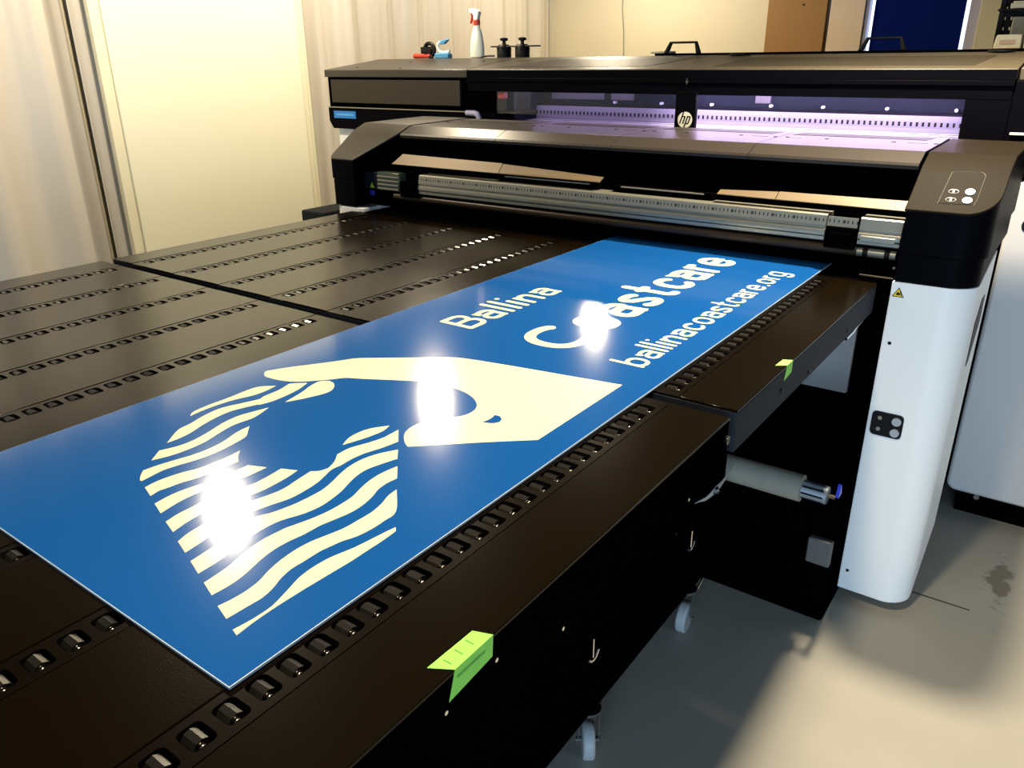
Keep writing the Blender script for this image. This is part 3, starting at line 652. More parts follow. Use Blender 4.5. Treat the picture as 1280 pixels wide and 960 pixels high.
note(0.558, 0.655, 0.030, 0.040, 'bright green paper note with faint writing folded over the near table edge', True)
note(1.842, 1.905, 0.024, 0.036, 'small plain lime green note folded over the far table edge', False)

SCL = 1.0
# ------------------------------------------------------------------ the flatbed printer (one machine: output gantry in front, print chamber behind)
pr = thing('flatbed_printer', (-1.6, 2.95, 0), 'huge black flatbed printer with white posts and violet lit chamber behind the tables', 'printer')
PROF = [(2.30, 1.252), (2.45, 1.352), (2.52, 1.379), (2.90, 1.385), (2.95, 1.378)]
def zt(y):
    if y <= PROF[0][0]: return PROF[0][1]
    for (a, za), (b, zb) in zip(PROF, PROF[1:]):
        if y <= b: return za + (zb - za) * (y - a) / (b - a)
    return PROF[-1][1]
def sect(ys, xl, xr, zb, ztf):
    """solid lofted through rectangular sections along Y"""
    mb = MB(); bm = mb.bm; R = []
    for y in ys:
        R.append([bm.verts.new(p) for p in ((xl(y), y, zb(y)), (xr(y), y, zb(y)), (xr(y), y, ztf(y)), (xl(y), y, ztf(y)))])
    for A, B in zip(R, R[1:]):
        for k in range(4): bm.faces.new((A[k], A[(k+1) % 4], B[(k+1) % 4], B[k]))
    bm.faces.new(R[0]); bm.faces.new(R[-1][::-1]); return mb
def rc(y, x, r, y0=2.30):          # rounded front corner in plan, x on the +X side
    d = y - y0
    return x if d >= r else x - r + math.sqrt(max(r*r - (r-d)**2, 0))
def lc(y, x, r, y0=2.30):
    d = y - y0
    return x if d >= r else x + r - math.sqrt(max(r*r - (r-d)**2, 0))
YS = sorted(set([2.30, 2.303, 2.309, 2.318, 2.33, 2.345, 2.36, 2.375, 2.40, 2.45, 2.52, 2.60, 2.65, 2.75, 2.90, 2.95]))
# right end of the gantry
XR1 = -0.172
bod = lambda y: 1.060 if y < 2.375 else 1.060 + min((y - 2.375) / 0.27, 1) * 0.04
build('end_housing', sect(YS, lambda y: -0.378, lambda y: rc(y, XR1 - 0.004, 0.075), lambda y: bod(y) + 0.075, lambda y: zt(y) - 0.005), blackg_m, pr)
build('end_housing', sect(YS, lambda y: -0.378, lambda y: rc(y, XR1 - 0.010, 0.075), bod, lambda y: bod(y) + 0.0735), blackg_m, pr)
capr = build('end_cover', sect(YS, lambda y: -0.384, lambda y: rc(y, XR1, 0.075), lambda y: zt(y) - 0.006, zt), top_m, pr, 0.002, crease=14)
# left end: inner edge splays along the sloping face
XL1 = -2.611
inn = lambda y: -2.471 + (min(y, 2.45) - 2.30) / 0.15 * 0.129
lout = lambda y: lc(y, XL1, 0.02)
build('end_housing', sect(YS, lout, lambda y: -2.471, lambda y: 1.172, lambda y: zt(y) - 0.003), blackg_m, pr, 0.002)
lob = lambda y: 1.065
build('end_housing', sect(YS, lambda y: lout(y) + 0.006, lambda y: -2.471, lob, lambda y: 1.1695), blackg_m, pr, 0.002)
build('end_cover', sect(YS, lout, inn, lambda y: zt(y) - 0.0028, lambda y: zt(y) + 0.003), shell_m, pr, 0.002, crease=14)
# posts
pz0 = lambda y: 0.045 if y < 2.36 else 0.045 + (y - 2.36) / 0.325 * 0.110
YP = sorted(set([2.302, 2.304, 2.309, 2.318, 2.33, 2.345, 2.36, 2.375, 2.39, 2.45, 2.55, 2.685]))
post = build('post', sect(YP, lambda y: -0.3825, lambda y: rc(y, -0.180, 0.080, 2.302), pz0, lambda y: bod(y) - 0.004), white_m, pr, 0.004)
post['label'] = 'white right-hand post'
build('post', sect(YP, lambda y: lc(y, -2.607, 0.05, 2.302), lambda y: -2.43, pz0, lambda y: 1.0605), white_m, pr, 0.004)
build('foot', MB().box(-0.34, -0.24, 2.42, 2.60, 0.0, 0.08), black_m, post)
build('foot', MB().box(-2.58, -2.48, 2.42, 2.60, 0.0, 0.08), black_m, pr)
def bolt(x, y, z, r, m, parent, ax='y', d=0.002, n=14):
    p0 = Vector((x, y, z)); dv = {'y': Vector((0, -d, 0)), 'x': Vector((d, 0, 0)), 'z': Vector((0, 0, d))}[ax]
    return build('screw', MB().cyl(p0, p0 + dv, r, n), m, parent)
bolt(-0.361, 2.3022, 0.881, 0.0048, hole_m, post); bolt(-0.361, 2.3022, 0.116, 0.0048, hole_m, post)
# hinge plate with two bolts and two screws
pp = [(x, z) for x, z in rrect(-0.3285, 0.6365, 0.0425, 0.037, 0.012)]
hp_ = build('bracket_plate', MB().prism_y(pp, 2.297, 2.3018), hole_m, post)
for z in (0.654, 0.619):
    build('bolt_head', MB().cyl((-0.3035, 2.2972, z), (-0.3035, 2.2905, z), 0.0125, 18), steel_m, hp_)
    build('screw', MB().cyl((-0.349, 2.2972, z + 0.001), (-0.349, 2.2955, z + 0.001), 0.006, 12), alu_m, hp_)
# pinch warning triangle on the post
def warn(x, z, y, s, m, parent):
    o = build('warning_label', MB().prism_y([(x - s, z - s*0.8), (x + s, z - s*0.8), (x, z + s*0.95)], y - 0.0005, y), hole_m, parent, smooth=False)
    build('triangle', MB().prism_y([(x - s*0.80, z - s*0.68), (x + s*0.80, z - s*0.68), (x, z + s*0.70)], y - 0.0008, y - 0.0004), m, o, smooth=False)
    return o
wl = warn(-0.362, 1.027, 2.3018, 0.0155, yellow_m, pr)
g = MB(); y = 2.3009
g.prism_y([(-0.368, 1.020), (-0.357, 1.020), (-0.357, 1.024), (-0.362, 1.029), (-0.366, 1.026)], y - 0.0004, y); g.prism_y([(-0.3535, 1.018), (-0.3515, 1.018), (-0.3575, 1.032), (-0.359, 1.031)], y - 0.0004, y)
build('hand_symbol', g, hole_m, wl, smooth=False)
# side slot of the post
build('side_slot', MB().prism_x([(2.592, 0.983), (2.53, 0.985), (2.468, 0.925), (2.475, 0.795), (2.515, 0.798), (2.605, 0.90)], -0.1815, -0.1785), hole_m, post, smooth=False)
# control panel on the sloping face
def slope_pt(x, y, off=0.0):
    n = Vector((0, -0.1, 0.15)).normalized(); return Vector((x, y, 1.252 + (y - 2.30) * (0.1 / 0.15))) + n * off
def slope_poly(P, o0, o1):
    return MB().loft([slope_pt(x, y, o0) for x, y in P], [slope_pt(x, y, o1) for x, y in P])
P = [(-0.312, 2.327), (-0.232, 2.329), (-0.228, 2.345), (-0.227, 2.422), (-0.232, 2.431), (-0.240, 2.434), (-0.303, 2.431), (-0.306, 2.425)]
rim = build('panel_rim', slope_poly([(x + (0.0012 if x > -0.27 else -0.0012), y + (0.0012 if y > 2.38 else -0.0012)) for x, y in P], -0.001, 0.0006), hole_m, pr, smooth=False)
cp = build('control_panel', slope_poly(P, -0.001, 0.0016), top_m, pr)
def sdisc(x, y, r, o0, o1, m, name, parent, n=20):
    return build(name, slope_poly([(x + r*math.cos(2*PI*k/n), y + 0.832*r*math.sin(2*PI*k/n)) for k in range(n)], o0, o1), m, parent)
for x, y in ((-0.248, 2.367), (-0.248, 2.340)):
    b = sdisc(x, y, 0.0112, 0.0012, 0.0042, glow_m, 'button', cp)
    ic = MB(); ic.loft([slope_pt(x + a, y + c, 0.0042) for a, c in ((-.004, -.0045), (-.0015, -.0045), (-.0015, .0045), (-.004, .0045))], [slope_pt(x + a, y + c, 0.0046) for a, c in ((-.004, -.0045), (-.0015, -.0045), (-.0015, .0045), (-.004, .0045))])
    ic.loft([slope_pt(x + a, y + c, 0.0042) for a, c in ((.002, -.003), (.005, -.003), (.0035, .003))], [slope_pt(x + a, y + c, 0.0046) for a, c in ((.002, -.003), (.005, -.003), (.0035, .003))])
    build('symbol', ic, icon_m, cp, smooth=False)
for x, y in ((-0.286, 2.366), (-0.286, 2.340)):
    ring = MB(); n = 20
    pts = [slope_pt(x + 0.012*math.cos(2*PI*k/n), y + 0.006*math.sin(2*PI*k/n), 0.0019) for k in range(n)] ; pts.append(pts[0])
    ring.tube(pts, 0.0004, 4); ring.loft([slope_pt(x + a, y + c, 0.0014) for a, c in ((-.002, -.003), (.002, -.003), (.002, .003), (-.002, .003))], [slope_pt(x + a, y + c, 0.002) for a, c in ((-.002, -.003), (.002, -.003), (.002, .003), (-.002, .003))])
    build('indicator', ring, glow_m, cp, smooth=False)

# four cover panels
CX = [-2.340, -1.852, -1.360, -0.876, -0.392]
for k in range(4):
    a, b = CX[k] + 0.0015, CX[k+1] - 0.0015
    prof = [(2.452, 1.336), (2.450, 1.346), (2.455, 1.353), (2.52, 1.379), (2.90, 1.385), (2.95, 1.378), (2.95, 1.370), (2.90, 1.377), (2.525, 1.371), (2.462, 1.336)]
    c = build('cover_panel', MB().prism_x(prof, a, b), cover_m, pr, crease=14)
    def top(y, o=0.0): return zt(y) + o
    v = build('vent', MB().loft([(a + 0.02, 2.81, top(2.81, -.001)), (b - 0.05, 2.81, top(2.81, -.001)), (b - 0.035, 2.895, top(2.895, -.001)), (a + 0.035, 2.895, top(2.895, -.001))], [(a + 0.02, 2.81, top(2.81, .0012)), (b - 0.05, 2.81, top(2.81, .0012)), (b - 0.035, 2.895, top(2.895, .0012)), (a + 0.035, 2.895, top(2.895, .0012))]), grille_m, c, smooth=False)
    for x in (a + 0.03, a + 0.156, b - 0.125, b - 0.008):
        build('screw', MB().cyl((x, 2.722, top(2.722)), (x, 2.722, top(2.722, 0.0015)), 0.0066, 12), hole_m, c)
    for x0, x1 in ((a + 0.042, a + 0.075), (b - 0.085, b - 0.03)):
        build('slot_mark', MB().box(x0, x1, 2.716, 2.724, top(2.72, -.002), top(2.72, .001)), (bronze_m if (k == 0 or x0 > a + 0.2) else icon_m), c, smooth=False)
build('seam_filler', MB().prism_x([(2.47, 1.345), (2.53, 1.368), (2.89, 1.374), (2.93, 1.366), (2.93, 1.35), (2.47, 1.33)], CX[0], CX[-1]), black_m, pr)
# inside of the gantry
build('gantry_back', MB().box(-2.341, -0.379, 2.64, 2.70, 1.064, 1.329), black_m, pr)
build('gantry_beam', MB().box(-2.341, -0.379, 2.430, 2.60, 1.10, 1.205), black_m, pr, 0.004)
build('lower_bar', MB().box(-2.469, -0.379, 2.398, 2.60, 1.0605, 1.098), black_m, pr, 0.006)
build('lower_lip', MB().box(-0.47, -0.384, 2.300, 2.312, 1.0605, 1.0628), alu_m, pr, smooth=False).data.materials[0] = shell_m
build('body', MB().box(-3.30, -0.21, 3.10, 3.95, 0.05, 1.345), black_m, pr, 0.004)
build('feed_plate', MB().box(-2.46, -0.42, 2.2695, 3.099, 1.02, 1.046), black_m, pr)  # front edge extended to block light leaking past the table end
# bronze shelf, two visible lengths
def shelf(x0, x1, zb0, zt0, zb1, zt1):
    mb = MB(); mb.loft([(x0, 2.490, zb0), (x0, 2.520, zt0), (x0, 2.524, zt0 - .002), (x0, 2.494, zb0 - .003)], [(x1, 2.490, zb1), (x1, 2.520, zt1), (x1, 2.524, zt1 - .002), (x1, 2.494, zb1 - .003)]); return mb
SCL = 0.955
tr = MB(); tr.loft([(-2.435, 2.49, 1.222), (-2.395, 2.52, 1.262), (-2.391, 2.524, 1.260), (-2.431, 2.494, 1.219)], [(-1.870, 2.49, 1.222), (-1.870, 2.52, 1.256), (-1.870, 2.524, 1.254), (-1.870, 2.494, 1.219)])
build('inner_shelf', tr, bronze_m, pr, smooth=False)
build('inner_shelf', shelf(-1.866, -1.42, 1.222, 1.254, 1.222, 1.236), bronze_m, pr, smooth=False)
build('inner_shelf', shelf(-0.98, -0.79, 1.218, 1.228, 1.217, 1.236), bronze_m, pr, smooth=False)
build('inner_shelf', shelf(-0.787, -0.408, 1.217, 1.237, 1.216, 1.240), bronze_m, pr, smooth=False)
SCL = 1.0
# latch handles with their metal plates
for x0, x1 in ((-1.795, -1.372), (-1.310, -0.955)):
    h = build('latch_bar', MB().box(x0, x1, 2.395, 2.43, 1.2065, 1.231), black_m, pr, 0.003)
    build('bar_highlight', MB().box(x0 + 0.03, x1 - 0.03, 2.393, 2.396, 1.226, 1.230), icon_m, h)  # grey strip stands for the highlight along the bar's top
    build('plate', MB().box(x0 + 0.095, x1 - 0.012, 2.405, 2.428, 1.190, 1.2075), bronze_m, h, 0.0015)
    build('screw', MB().cyl(((x0+x1)/2 + 0.03, 2.406, 1.199), ((x0+x1)/2 + 0.03, 2.403, 1.199), 0.004, 10), hole_m, h)
# aluminium ruler rail: built around x = 0 height 0 so that its printed scale follows object coordinates
rule_m = tick_material('ruler_scale', (0.30, 0.29, 0.24), (0.06, 0.06, 0.05), 0.0125, 0.0585, 0.070, 0.30, 0.45, 0.3, 5)
RP = [(2.360, 1.133), (2.352, 1.137), (2.352, 1.147), (2.358, 1.1485), (2.350, 1.151), (2.349, 1.160), (2.352, 1.168), (2.358, 1.1705), (2.358, 1.173), (2.354, 1.175), (2.360, 1.206), (2.364, 1.209), (2.425, 1.209), (2.425, 1.133)]
def rail(x0, x1): return build('rail', MB().prism_x(RP, x0, x1), [alu_m], pr)
rail(-2.163, -0.592); rail(-0.500, -0.390)
for x0, x1 in ((-2.160, -0.594), (-0.588, -0.506)):
    s = MB(); s.loft([(x0, 2.3535, 1.1785), (x0, 2.3588, 1.205), (x0, 2.361, 1.205), (x0, 2.356, 1.1785)], [(x1, 2.3535, 1.1785), (x1, 2.3588, 1.205), (x1, 2.361, 1.205), (x1, 2.356, 1.1785)])
    o = build('scale_strip', s, rule_m, pr, smooth=False)
# make the strip's marks sit in the upper half (object z runs 0..0.0265)
for n_ in rule_m.node_tree.nodes:
    if n_.type == 'MATH' and n_.operation == 'GREATER_THAN': n_.inputs[1].default_value = 0.010
    if n_.type == 'MATH' and n_.operation == 'LESS_THAN' and abs(n_.inputs[1].default_value - 0.07) < 1e-4: n_.inputs[1].default_value = 0.0185
for x0, x1 in ((-0.589, -0.503), (-2.256, -2.166)):
    c = build('rail_clamp', MB().box(x0, x1, 2.342, 2.42, 1.118, 1.178).box(x0 + 0.012, x1 - 0.012, 2.335, 2.345, 1.135, 1.165), black_m, pr, 0.004)
e = build('rail_end_block', MB().box(-0.492, -0.400, 2.340, 2.353, 1.146, 1.162), alu_m, pr, 0.002)
build('feed_tube', MB().cyl((-2.304, 2.365, 1.1135), (-0.500, 2.365, 1.1135), 0.0135, 18), tube_m, pr)
ft = build('feed_tube', MB().cyl((-0.498, 2.365, 1.1125), (-0.395, 2.365, 1.1125), 0.0125, 18), alu_m, pr)
for x in (-0.482, -0.424): build('collar', MB().cyl((x, 2.365, 1.1125), (x + 0.014, 2.365, 1.1125), 0.0145, 18), hole_m, ft)
bolt(-0.392, 2.345, 1.083, 0.004, chrome_m, pr)
gp = build('side_block', MB().box(-2.3945, -2.272, 2.358, 2.40, 1.134, 1.206), glassy_m, pr, 0.002)
for k in range(4): build('rib', MB().box(-2.392, -2.275, 2.354, 2.358, 1.140 + k*0.016, 1.144 + k*0.016), icon_m, gp)
build('side_block', MB().box(-2.468, -2.397, 2.358, 2.40, 1.134, 1.203), side_m, pr, 0.002)
warn(-2.426, 1.151, 2.3575, 0.016, yellowd_m, pr)
b = MB(); b.box(-2.466, -2.440, 2.378, 2.384, 1.104, 1.124)
build('blue_clip', b, bluedot_m, pr, 0.003)

# --- print chamber behind
TP = [(3.08, 1.553), (3.08, 1.586), (3.083, 1.589), (3.50, 1.640), (3.95, 1.640), (3.95, 1.553)]
build('roof_cover', MB().prism_x(TP, -3.47, -2.4885), top_m, pr, 0.002).data.materials[0] = shell_m
rc2 = build('roof_cover', MB().prism_x(TP, -2.4835, -0.262), roof_m, pr, 0.002)
def roof_z(y): return 1.589 + (y - 3.083) * (0.051 / 0.417)
for x0, x1, x2, x3 in ((-2.34, -1.60, -1.50, -2.20), (-1.30, -0.395, -0.36, -1.26)):
    y0, y1 = 3.15, 3.40
    build('roof_vent', MB().loft([(x0, y0, roof_z(y0) - .001), (x1, y0, roof_z(y0) - .001), (x2, y1, roof_z(y1) - .001), (x3, y1, roof_z(y1) - .001)], [(x0, y0, roof_z(y0) + .001), (x1, y0, roof_z(y0) + .001), (x2, y1, roof_z(y1) + .001), (x3, y1, roof_z(y1) + .001)]), grille_m, rc2, smooth=False)
build('roof_cover', MB().prism_x([(3.10, 1.553), (3.10, 1.590), (3.50, 1.637), (3.95, 1.637), (3.95, 1.553)], -0.256, 1.10), roof_m, pr, 0.003)
for x, y in ((-3.30, 3.16), (-2.95, 3.12), (-3.10, 3.36), (-2.6, 3.36)):
    build('screw', MB().cyl((x, y, roof_z(y)), (x, y, roof_z(y) + 0.002), 0.006, 10), hole_m, pr)
build('lid_rail', MB().box(-1.76, -0.28, 3.56, 3.93, 1.6405, 1.650), black_m, pr, 0.002)
build('lid_hinge', MB().box(-1.80, -1.70, 3.60, 3.66, 1.650, 1.660), alu_m, pr, 0.002)
for xa in (-1.33, -0.36):
    build('lid_clip', MB().cyl((xa, 3.50, 1.6405), (xa, 3.50, 1.646), 0.045, 16), hole_m, pr)
for x0, x1 in ((-1.731, -1.552), (-0.878, -0.698)):
    hd = MB(); z0, z1 = 1.650, 1.700; A = [(x0, z0), (x0 + 0.028, z1), (x1 - 0.022, z1), (x1, z0)]; B = [(x0 + 0.020, z0), (x0 + 0.036, z1 - 0.009), (x1 - 0.028, z1 - 0.009), (x1 - 0.020, z0)]
    bm = hd.bm
    for yy in (3.59, 3.608): pass
    a0 = [bm.verts.new((x, 3.590, z)) for x, z in A]; b0 = [bm.verts.new((x, 3.590, z)) for x, z in B]
    a1 = [bm.verts.new((x, 3.612, z)) for x, z in A]; b1 = [bm.verts.new((x, 3.612, z)) for x, z in B]
    for i in range(3):
        bm.faces.new((a0[i], a0[i+1], b0[i+1], b0[i])); bm.faces.new((a1[i], b1[i], b1[i+1], a1[i+1]))
        bm.faces.new((a0[i], a1[i], a1[i+1], a0[i+1])); bm.faces.new((b0[i], b0[i+1], b1[i+1], b1[i]))
    for i in (0, 3): bm.faces.new((a0[i], b0[i], b1[i], a1[i]))
    build('lid_handle', hd, hole_m, pr, 0.003)
build('lid_front_edge', MB().box(-2.4835, -0.262, 3.074, 3.0795, 1.5535, 1.5855), blackg_m, pr, 0.001)
# left block front
build('left_housing', MB().box(-3.462, -2.4885, 3.095, 3.95, 1.398, 1.5525), black_m, pr)
build('front_panel', MB().box(-3.430, -2.535, 3.083, 3.097, 1.425, 1.540), grille_m, pr, 0.002)
build('ledge_strip', MB().box(-3.455, -2.4885, 3.072, 3.10, 1.3995, 1.403), icon_m, pr, smooth=False)
lb = MB().prism_y([(-3.462, 1.330), (-3.435, 1.292), (-2.33, 1.292), (-2.33, 1.398), (-3.462, 1.398)], 3.080, 3.95)
build('left_housing', lb, blackg_m, pr, 0.002)
bl = build('blue_label', MB().box(-3.420, -3.252, 3.0775, 3.0798, 1.346, 1.383), bluelab_m, pr, smooth=False)
build('label_print', MB().box(-3.400, -3.27, 3.0768, 3.0776, 1.360, 1.369), bluelab2_m, bl, smooth=False)
build('left_leg', MB().box(-3.440, -3.305, 3.12, 3.90, 0.05, 1.2915), white_m, pr, 0.004)
build('lower_drawer', MB().box(-3.64, -3.442, 2.96, 3.85, 0.02, 0.845), side_m, pr, 0.01)
# centre fascia, window frame, chamber
build('fascia', MB().box(-2.4835, -0.262, 3.082, 3.12, 1.494, 1.558), blackg_m, pr, 0.002)
build('fascia_strip', MB().box(-2.4835, -0.262, 3.074, 3.085, 1.536, 1.5528), blackg_m, pr, 0.002)
build('window_jamb', MB().box(-2.4835, -2.330, 3.082, 3.20, 1.3985, 1.494), black_m, pr)
build('window_jamb', MB().box(-0.392, -0.262, 3.082, 3.20, 1.346, 1.494), blackg_m, pr)
build('chamber_wall', MB().box(-2.33, -2.30, 3.20, 3.60, 1.346, 1.5525), side_m, pr)
build('chamber_wall', MB().box(-0.392, -0.36, 3.20, 3.60, 1.346, 1.5525), side_m, pr)
cbk = build('chamber_back', MB().box(-2.30, -0.392, 3.46, 3.50, 1.346, 1.5525), side_m, pr)
for x0, x1 in ((-2.25, -1.955), (-1.918, -1.80), (-1.225, -1.16)):
    build('inner_plate', MB().box(x0, x1, 3.450, 3.4605, 1.450, 1.500), wall_grey_m, pr, 0.001)
for x in (-1.895, -1.656, -1.416, -1.155, -0.943, -0.701, -0.461):
    build('stud', MB().cyl((x, 3.462, 1.4405), (x, 3.440, 1.4405), 0.006, 10), whitepl_m, pr)
build('black_rail', MB().box(-2.30, -0.392, 3.40, 3.459, 1.4215, 1.430), hole_m, pr)
belt_m = tick_material('perforated_belt', (0.34, 0.34, 0.36), (0.0005, 0.002, 0.003), 0.0207, 0.022, 0.037, 0.40, 0.6, 0.0)
build('perforated_belt', MB().box(-2.298, -0.394, 3.385, 3.40, 1.362, 1.4210), belt_m, pr, smooth=False)
pl = MB().prism_x([(3.13, 1.3465), (3.13, 1.352), (3.36, 1.3615), (3.384, 1.3615), (3.384, 1.3465)], -2.298, -0.394)
build('platen', pl, greyw_m, pr)
for yy in (3.20, 3.27, 3.33):
    build('platen_groove', MB().box(-2.298, -0.394, yy, yy + 0.006, 1.350, 1.3525 + (yy - 3.13) * 0.0413 + 0.0006), side_m, pr, smooth=False)
build('led_strip', MB().box(-1.55, -0.42, 3.325, 3.340, 1.488, 1.503), led_m, pr, smooth=False)
build('led_mount', MB().box(-2.29, -0.40, 3.31, 3.35, 1.5035, 1.5525), black_m, pr)
led_weak = mat('violet_led_dim', (0.8, 0.8, 0.9), 0.5, emit=(0.55, 0.40, 0.85), estr=14.0)
build('led_strip', MB().box(-2.28, -1.56, 3.325, 3.340, 1.488, 1.503), led_weak, pr, smooth=False)
build('chamber_window', MB().box(-2.33, -0.392, 3.092, 3.095, 1.3985, 1.494), glass_m, pr, smooth=False)
# lilac elbow and red clip left of the window
el = MB(); el.tube([(-2.478, 3.06, 1.397), (-2.43, 3.06, 1.397), (-2.412, 3.06, 1.392), (-2.404, 3.06, 1.378), (-2.403, 3.06, 1.345)], 0.0135, 12)
build('hose_elbow', el, lilac_m, pr)
build('red_clip', MB().box(-2.322, -2.285, 3.10, 3.13, 1.462, 1.492), red_m, pr, 0.004)
# centre tab with round badge
tab = build('centre_tab', MB().box(-1.404, -1.318, 3.048, 3.0735, 1.352, 1.508), blackg_m, pr, 0.003)
bx, bz, by = -1.358, 1.402, 3.0478
bd = build('badge', MB().cyl((bx, by, bz), (bx, by - 0.0014, bz), 0.0305, 32), whitepl_m, tab)
bd.data.materials[0] = mat('badge_cream', (0.72, 0.70, 0.60), 0.4)
def vstroke(mb, pts, r, y):
    for a, b_ in zip(pts, pts[1:]):
        a = Vector(a); b_ = Vector(b_); d = (b_ - a).normalized(); nn = Vector((-d.y, d.x)) * r
        P = [a + nn - d*r*0.4, b_ + nn + d*r*0.4, b_ - nn + d*r*0.4, a - nn - d*r*0.4]
        mb.prism_y([(p.x, p.y) for p in P], y - 0.0004, y)
hpm = MB(); sl = 0.32
def ital(P): return [(bx + u + v * sl, bz + v) for u, v in P]
vstroke(hpm, ital([(-0.0165, -0.014), (-0.0165, 0.030)]), 0.0027, by - 0.0014)
vstroke(hpm, ital([(-0.0165, 0.0125), (-0.0055, 0.0125), (-0.0035, 0.010)]), 0.0025, by - 0.0016)
vstroke(hpm, ital([(-0.0035, 0.0115), (-0.0035, -0.014)]), 0.0027, by - 0.0014)
vstroke(hpm, ital([(0.0070, 0.0135), (0.0070, -0.030)]), 0.0027, by - 0.0014)
vstroke(hpm, ital([(0.0070, 0.0125), (0.0175, 0.0125), (0.0190, 0.009), (0.0190, -0.009), (0.0170, -0.0135), (0.0070, -0.0135)]), 0.0025, by - 0.0017)
build('badge_letters', hpm, hole_m, tab, smooth=False)
build('lock_glint', MB().cyl((-1.371, 3.0735, 1.543), (-1.371, 3.069, 1.543), 0.006, 12).box(-1.373, -1.369, 3.070, 3.0735, 1.533, 1.556), chrome_m, pr)
# right end of the machine: black upper body over a grey cabinet
build('right_housing', MB().box(-0.2615, 1.10, 3.085, 3.95, 1.262, 1.5525), blackg_m, pr, 0.003)
build('ledge_strip', MB().box(-0.247, 1.08, 3.075, 3.086, 1.390, 1.397), greyw_m, pr)
gc = MB().prism_y([(x, z) for x, z in rrect(0.45, 0.675, 0.650, 0.573, 0.035, 5)], 3.080, 3.90)
cab = build('grey_cabinet_door', gc, greyw_m, pr, 0.012, segs=3)
build('cabinet_base', MB().box(-0.16, 1.06, 3.13, 3.88, 0.0, 0.101), black_m, pr)
build('base_bolt', MB().cyl((-0.094, 3.13, 0.078), (-0.094, 3.118, 0.078), 0.010, 12), chrome_m, pr)
build('finger_recess', MB().prism_y([(x, z) for x, z in rrect(-0.100, 1.108, 0.055, 0.022, 0.02, 4)], 3.0785, 3.0815), hole_m, cab)
build('lower_grey_panel', MB().box(-0.98, -0.605, 3.07, 3.099, 0.395, 0.86), greyw_m, pr, 0.003)
build('lower_frame', MB().box(-2.41, -0.384, 2.15, 3.10, 0.0, 0.40), black_m, pr, 0.01)
build('duct_box', MB().box(-0.455, -0.386, 2.125, 2.149, 0.215, 0.300), wall_grey_m, pr, 0.004)

# --- take-up core below the tables, resting in the blue-tipped holder of the printer frame
core = thing('media_roll_core', (-0.60, 2.10, 0.467), 'bare grey cardboard core on a steel spindle under the far table', 'core')
build('tube', MB().cyl((-0.98, 2.10, 0.467), (-0.487, 2.10, 0.467), 0.040, 28), card_m, core)
sp_ = build('spindle', MB().cyl((-0.486, 2.10, 0.467), (-0.415, 2.10, 0.467), 0.026, 20), steel_m, core)
sp_['label'] = 'ribbed steel spindle end'
for k in range(8):
    a = k * PI / 4
    build('rib', MB().cyl((-0.484, 2.10 + 0.0255*math.cos(a), 0.467 + 0.0255*math.sin(a)), (-0.424, 2.10 + 0.0255*math.cos(a), 0.467 + 0.0255*math.sin(a)), 0.003, 6), side_m, sp_)
build('spindle_tip', MB().cyl((-0.415, 2.10, 0.467), (-0.3935, 2.10, 0.467), 0.006, 10), bronze_m, core)
hold = MB().box(-0.392, -0.384, 2.08, 2.30, 0.40, 0.46); hold.box(-0.392, -0.384, 2.085, 2.10, 0.46, 0.475)
build('spindle_holder', hold, black_m, pr)
build('holder_tip', MB().prism_x([(2.085, 0.476), (2.120, 0.476), (2.102, 0.512)], -0.3925, -0.3835), bluedot_m, pr)
# torn strap hanging off the core end by the cabinet
st = thing('strap', (-0.645, 1.80, 0.555), 'pale torn packing strap hanging beside the cardboard core', 'strap')
s1 = MB(); bm = s1.bm
P1 = [((-0.648, 1.940, 0.565), 0.006), ((-0.646, 1.905, 0.553), 0.010), ((-0.645, 1.85, 0.545), 0.012), ((-0.645, 1.808, 0.547), 0.014), ((-0.645, 1.775, 0.548), 0.010), ((-0.645, 1.745, 0.552), 0.007), ((-0.646, 1.70, 0.566), 0.003), ((-0.647, 1.683, 0.569), 0.002)]
R = [(bm.verts.new((p[0], p[1], p[2] - w_)), bm.verts.new((p[0] + 0.004, p[1], p[2] + w_))) for p, w_ in P1]
for a, b_ in zip(R, R[1:]): bm.faces.new((a[0], b_[0], b_[1], a[1]))
o = build('band', s1, wheel_m, st); o.modifiers.new('t', 'SOLIDIFY').thickness = 0.0015
build('knot', MB().cyl((-0.650, 1.800, 0.548), (-0.638, 1.815, 0.548), 0.011, 8), chrome_m, st)

# ------------------------------------------------------------------ things standing on the machine
ZB = 1.6405
def roofz(y): return roof_z(y) if y < 3.5 else ZB
YI = 3.55
sb = thing('spray_bottle', (-2.79, YI, ZB), 'milky spray bottle with white nozzle head and red trigger on the printer roof', 'bottle')
bxc = -2.79
build('bottle', MB().lathe(bxc, YI, [(0.034, ZB), (0.041, ZB + 0.006), (0.041, ZB + 0.045), (0.037, ZB + 0.085), (0.029, ZB + 0.12), (0.022, ZB + 0.14), (0.018, ZB + 0.155), (0.016, ZB + 0.163)], 28, 0.75), bottle_m, sb)
build('collar', MB().lathe(bxc, YI, [(0.018, ZB + 0.159), (0.0185, ZB + 0.162), (0.0185, ZB + 0.182), (0.016, ZB + 0.184)], 20), red_m, sb)
hd = MB(); hp2 = [(bxc - 0.014, ZB + 0.184), (bxc + 0.013, ZB + 0.184), (bxc + 0.018, ZB + 0.205), (bxc + 0.022, ZB + 0.212), (bxc + 0.019, ZB + 0.224), (bxc + 0.004, ZB + 0.236), (bxc - 0.020, ZB + 0.239), (bxc - 0.044, ZB + 0.236), (bxc - 0.046, ZB + 0.222), (bxc - 0.024, ZB + 0.216), (bxc - 0.014, ZB + 0.205)]
build('spray_head', MB().prism_y(hp2, YI - 0.013, YI + 0.013), whitepl_m, sb, 0.003)
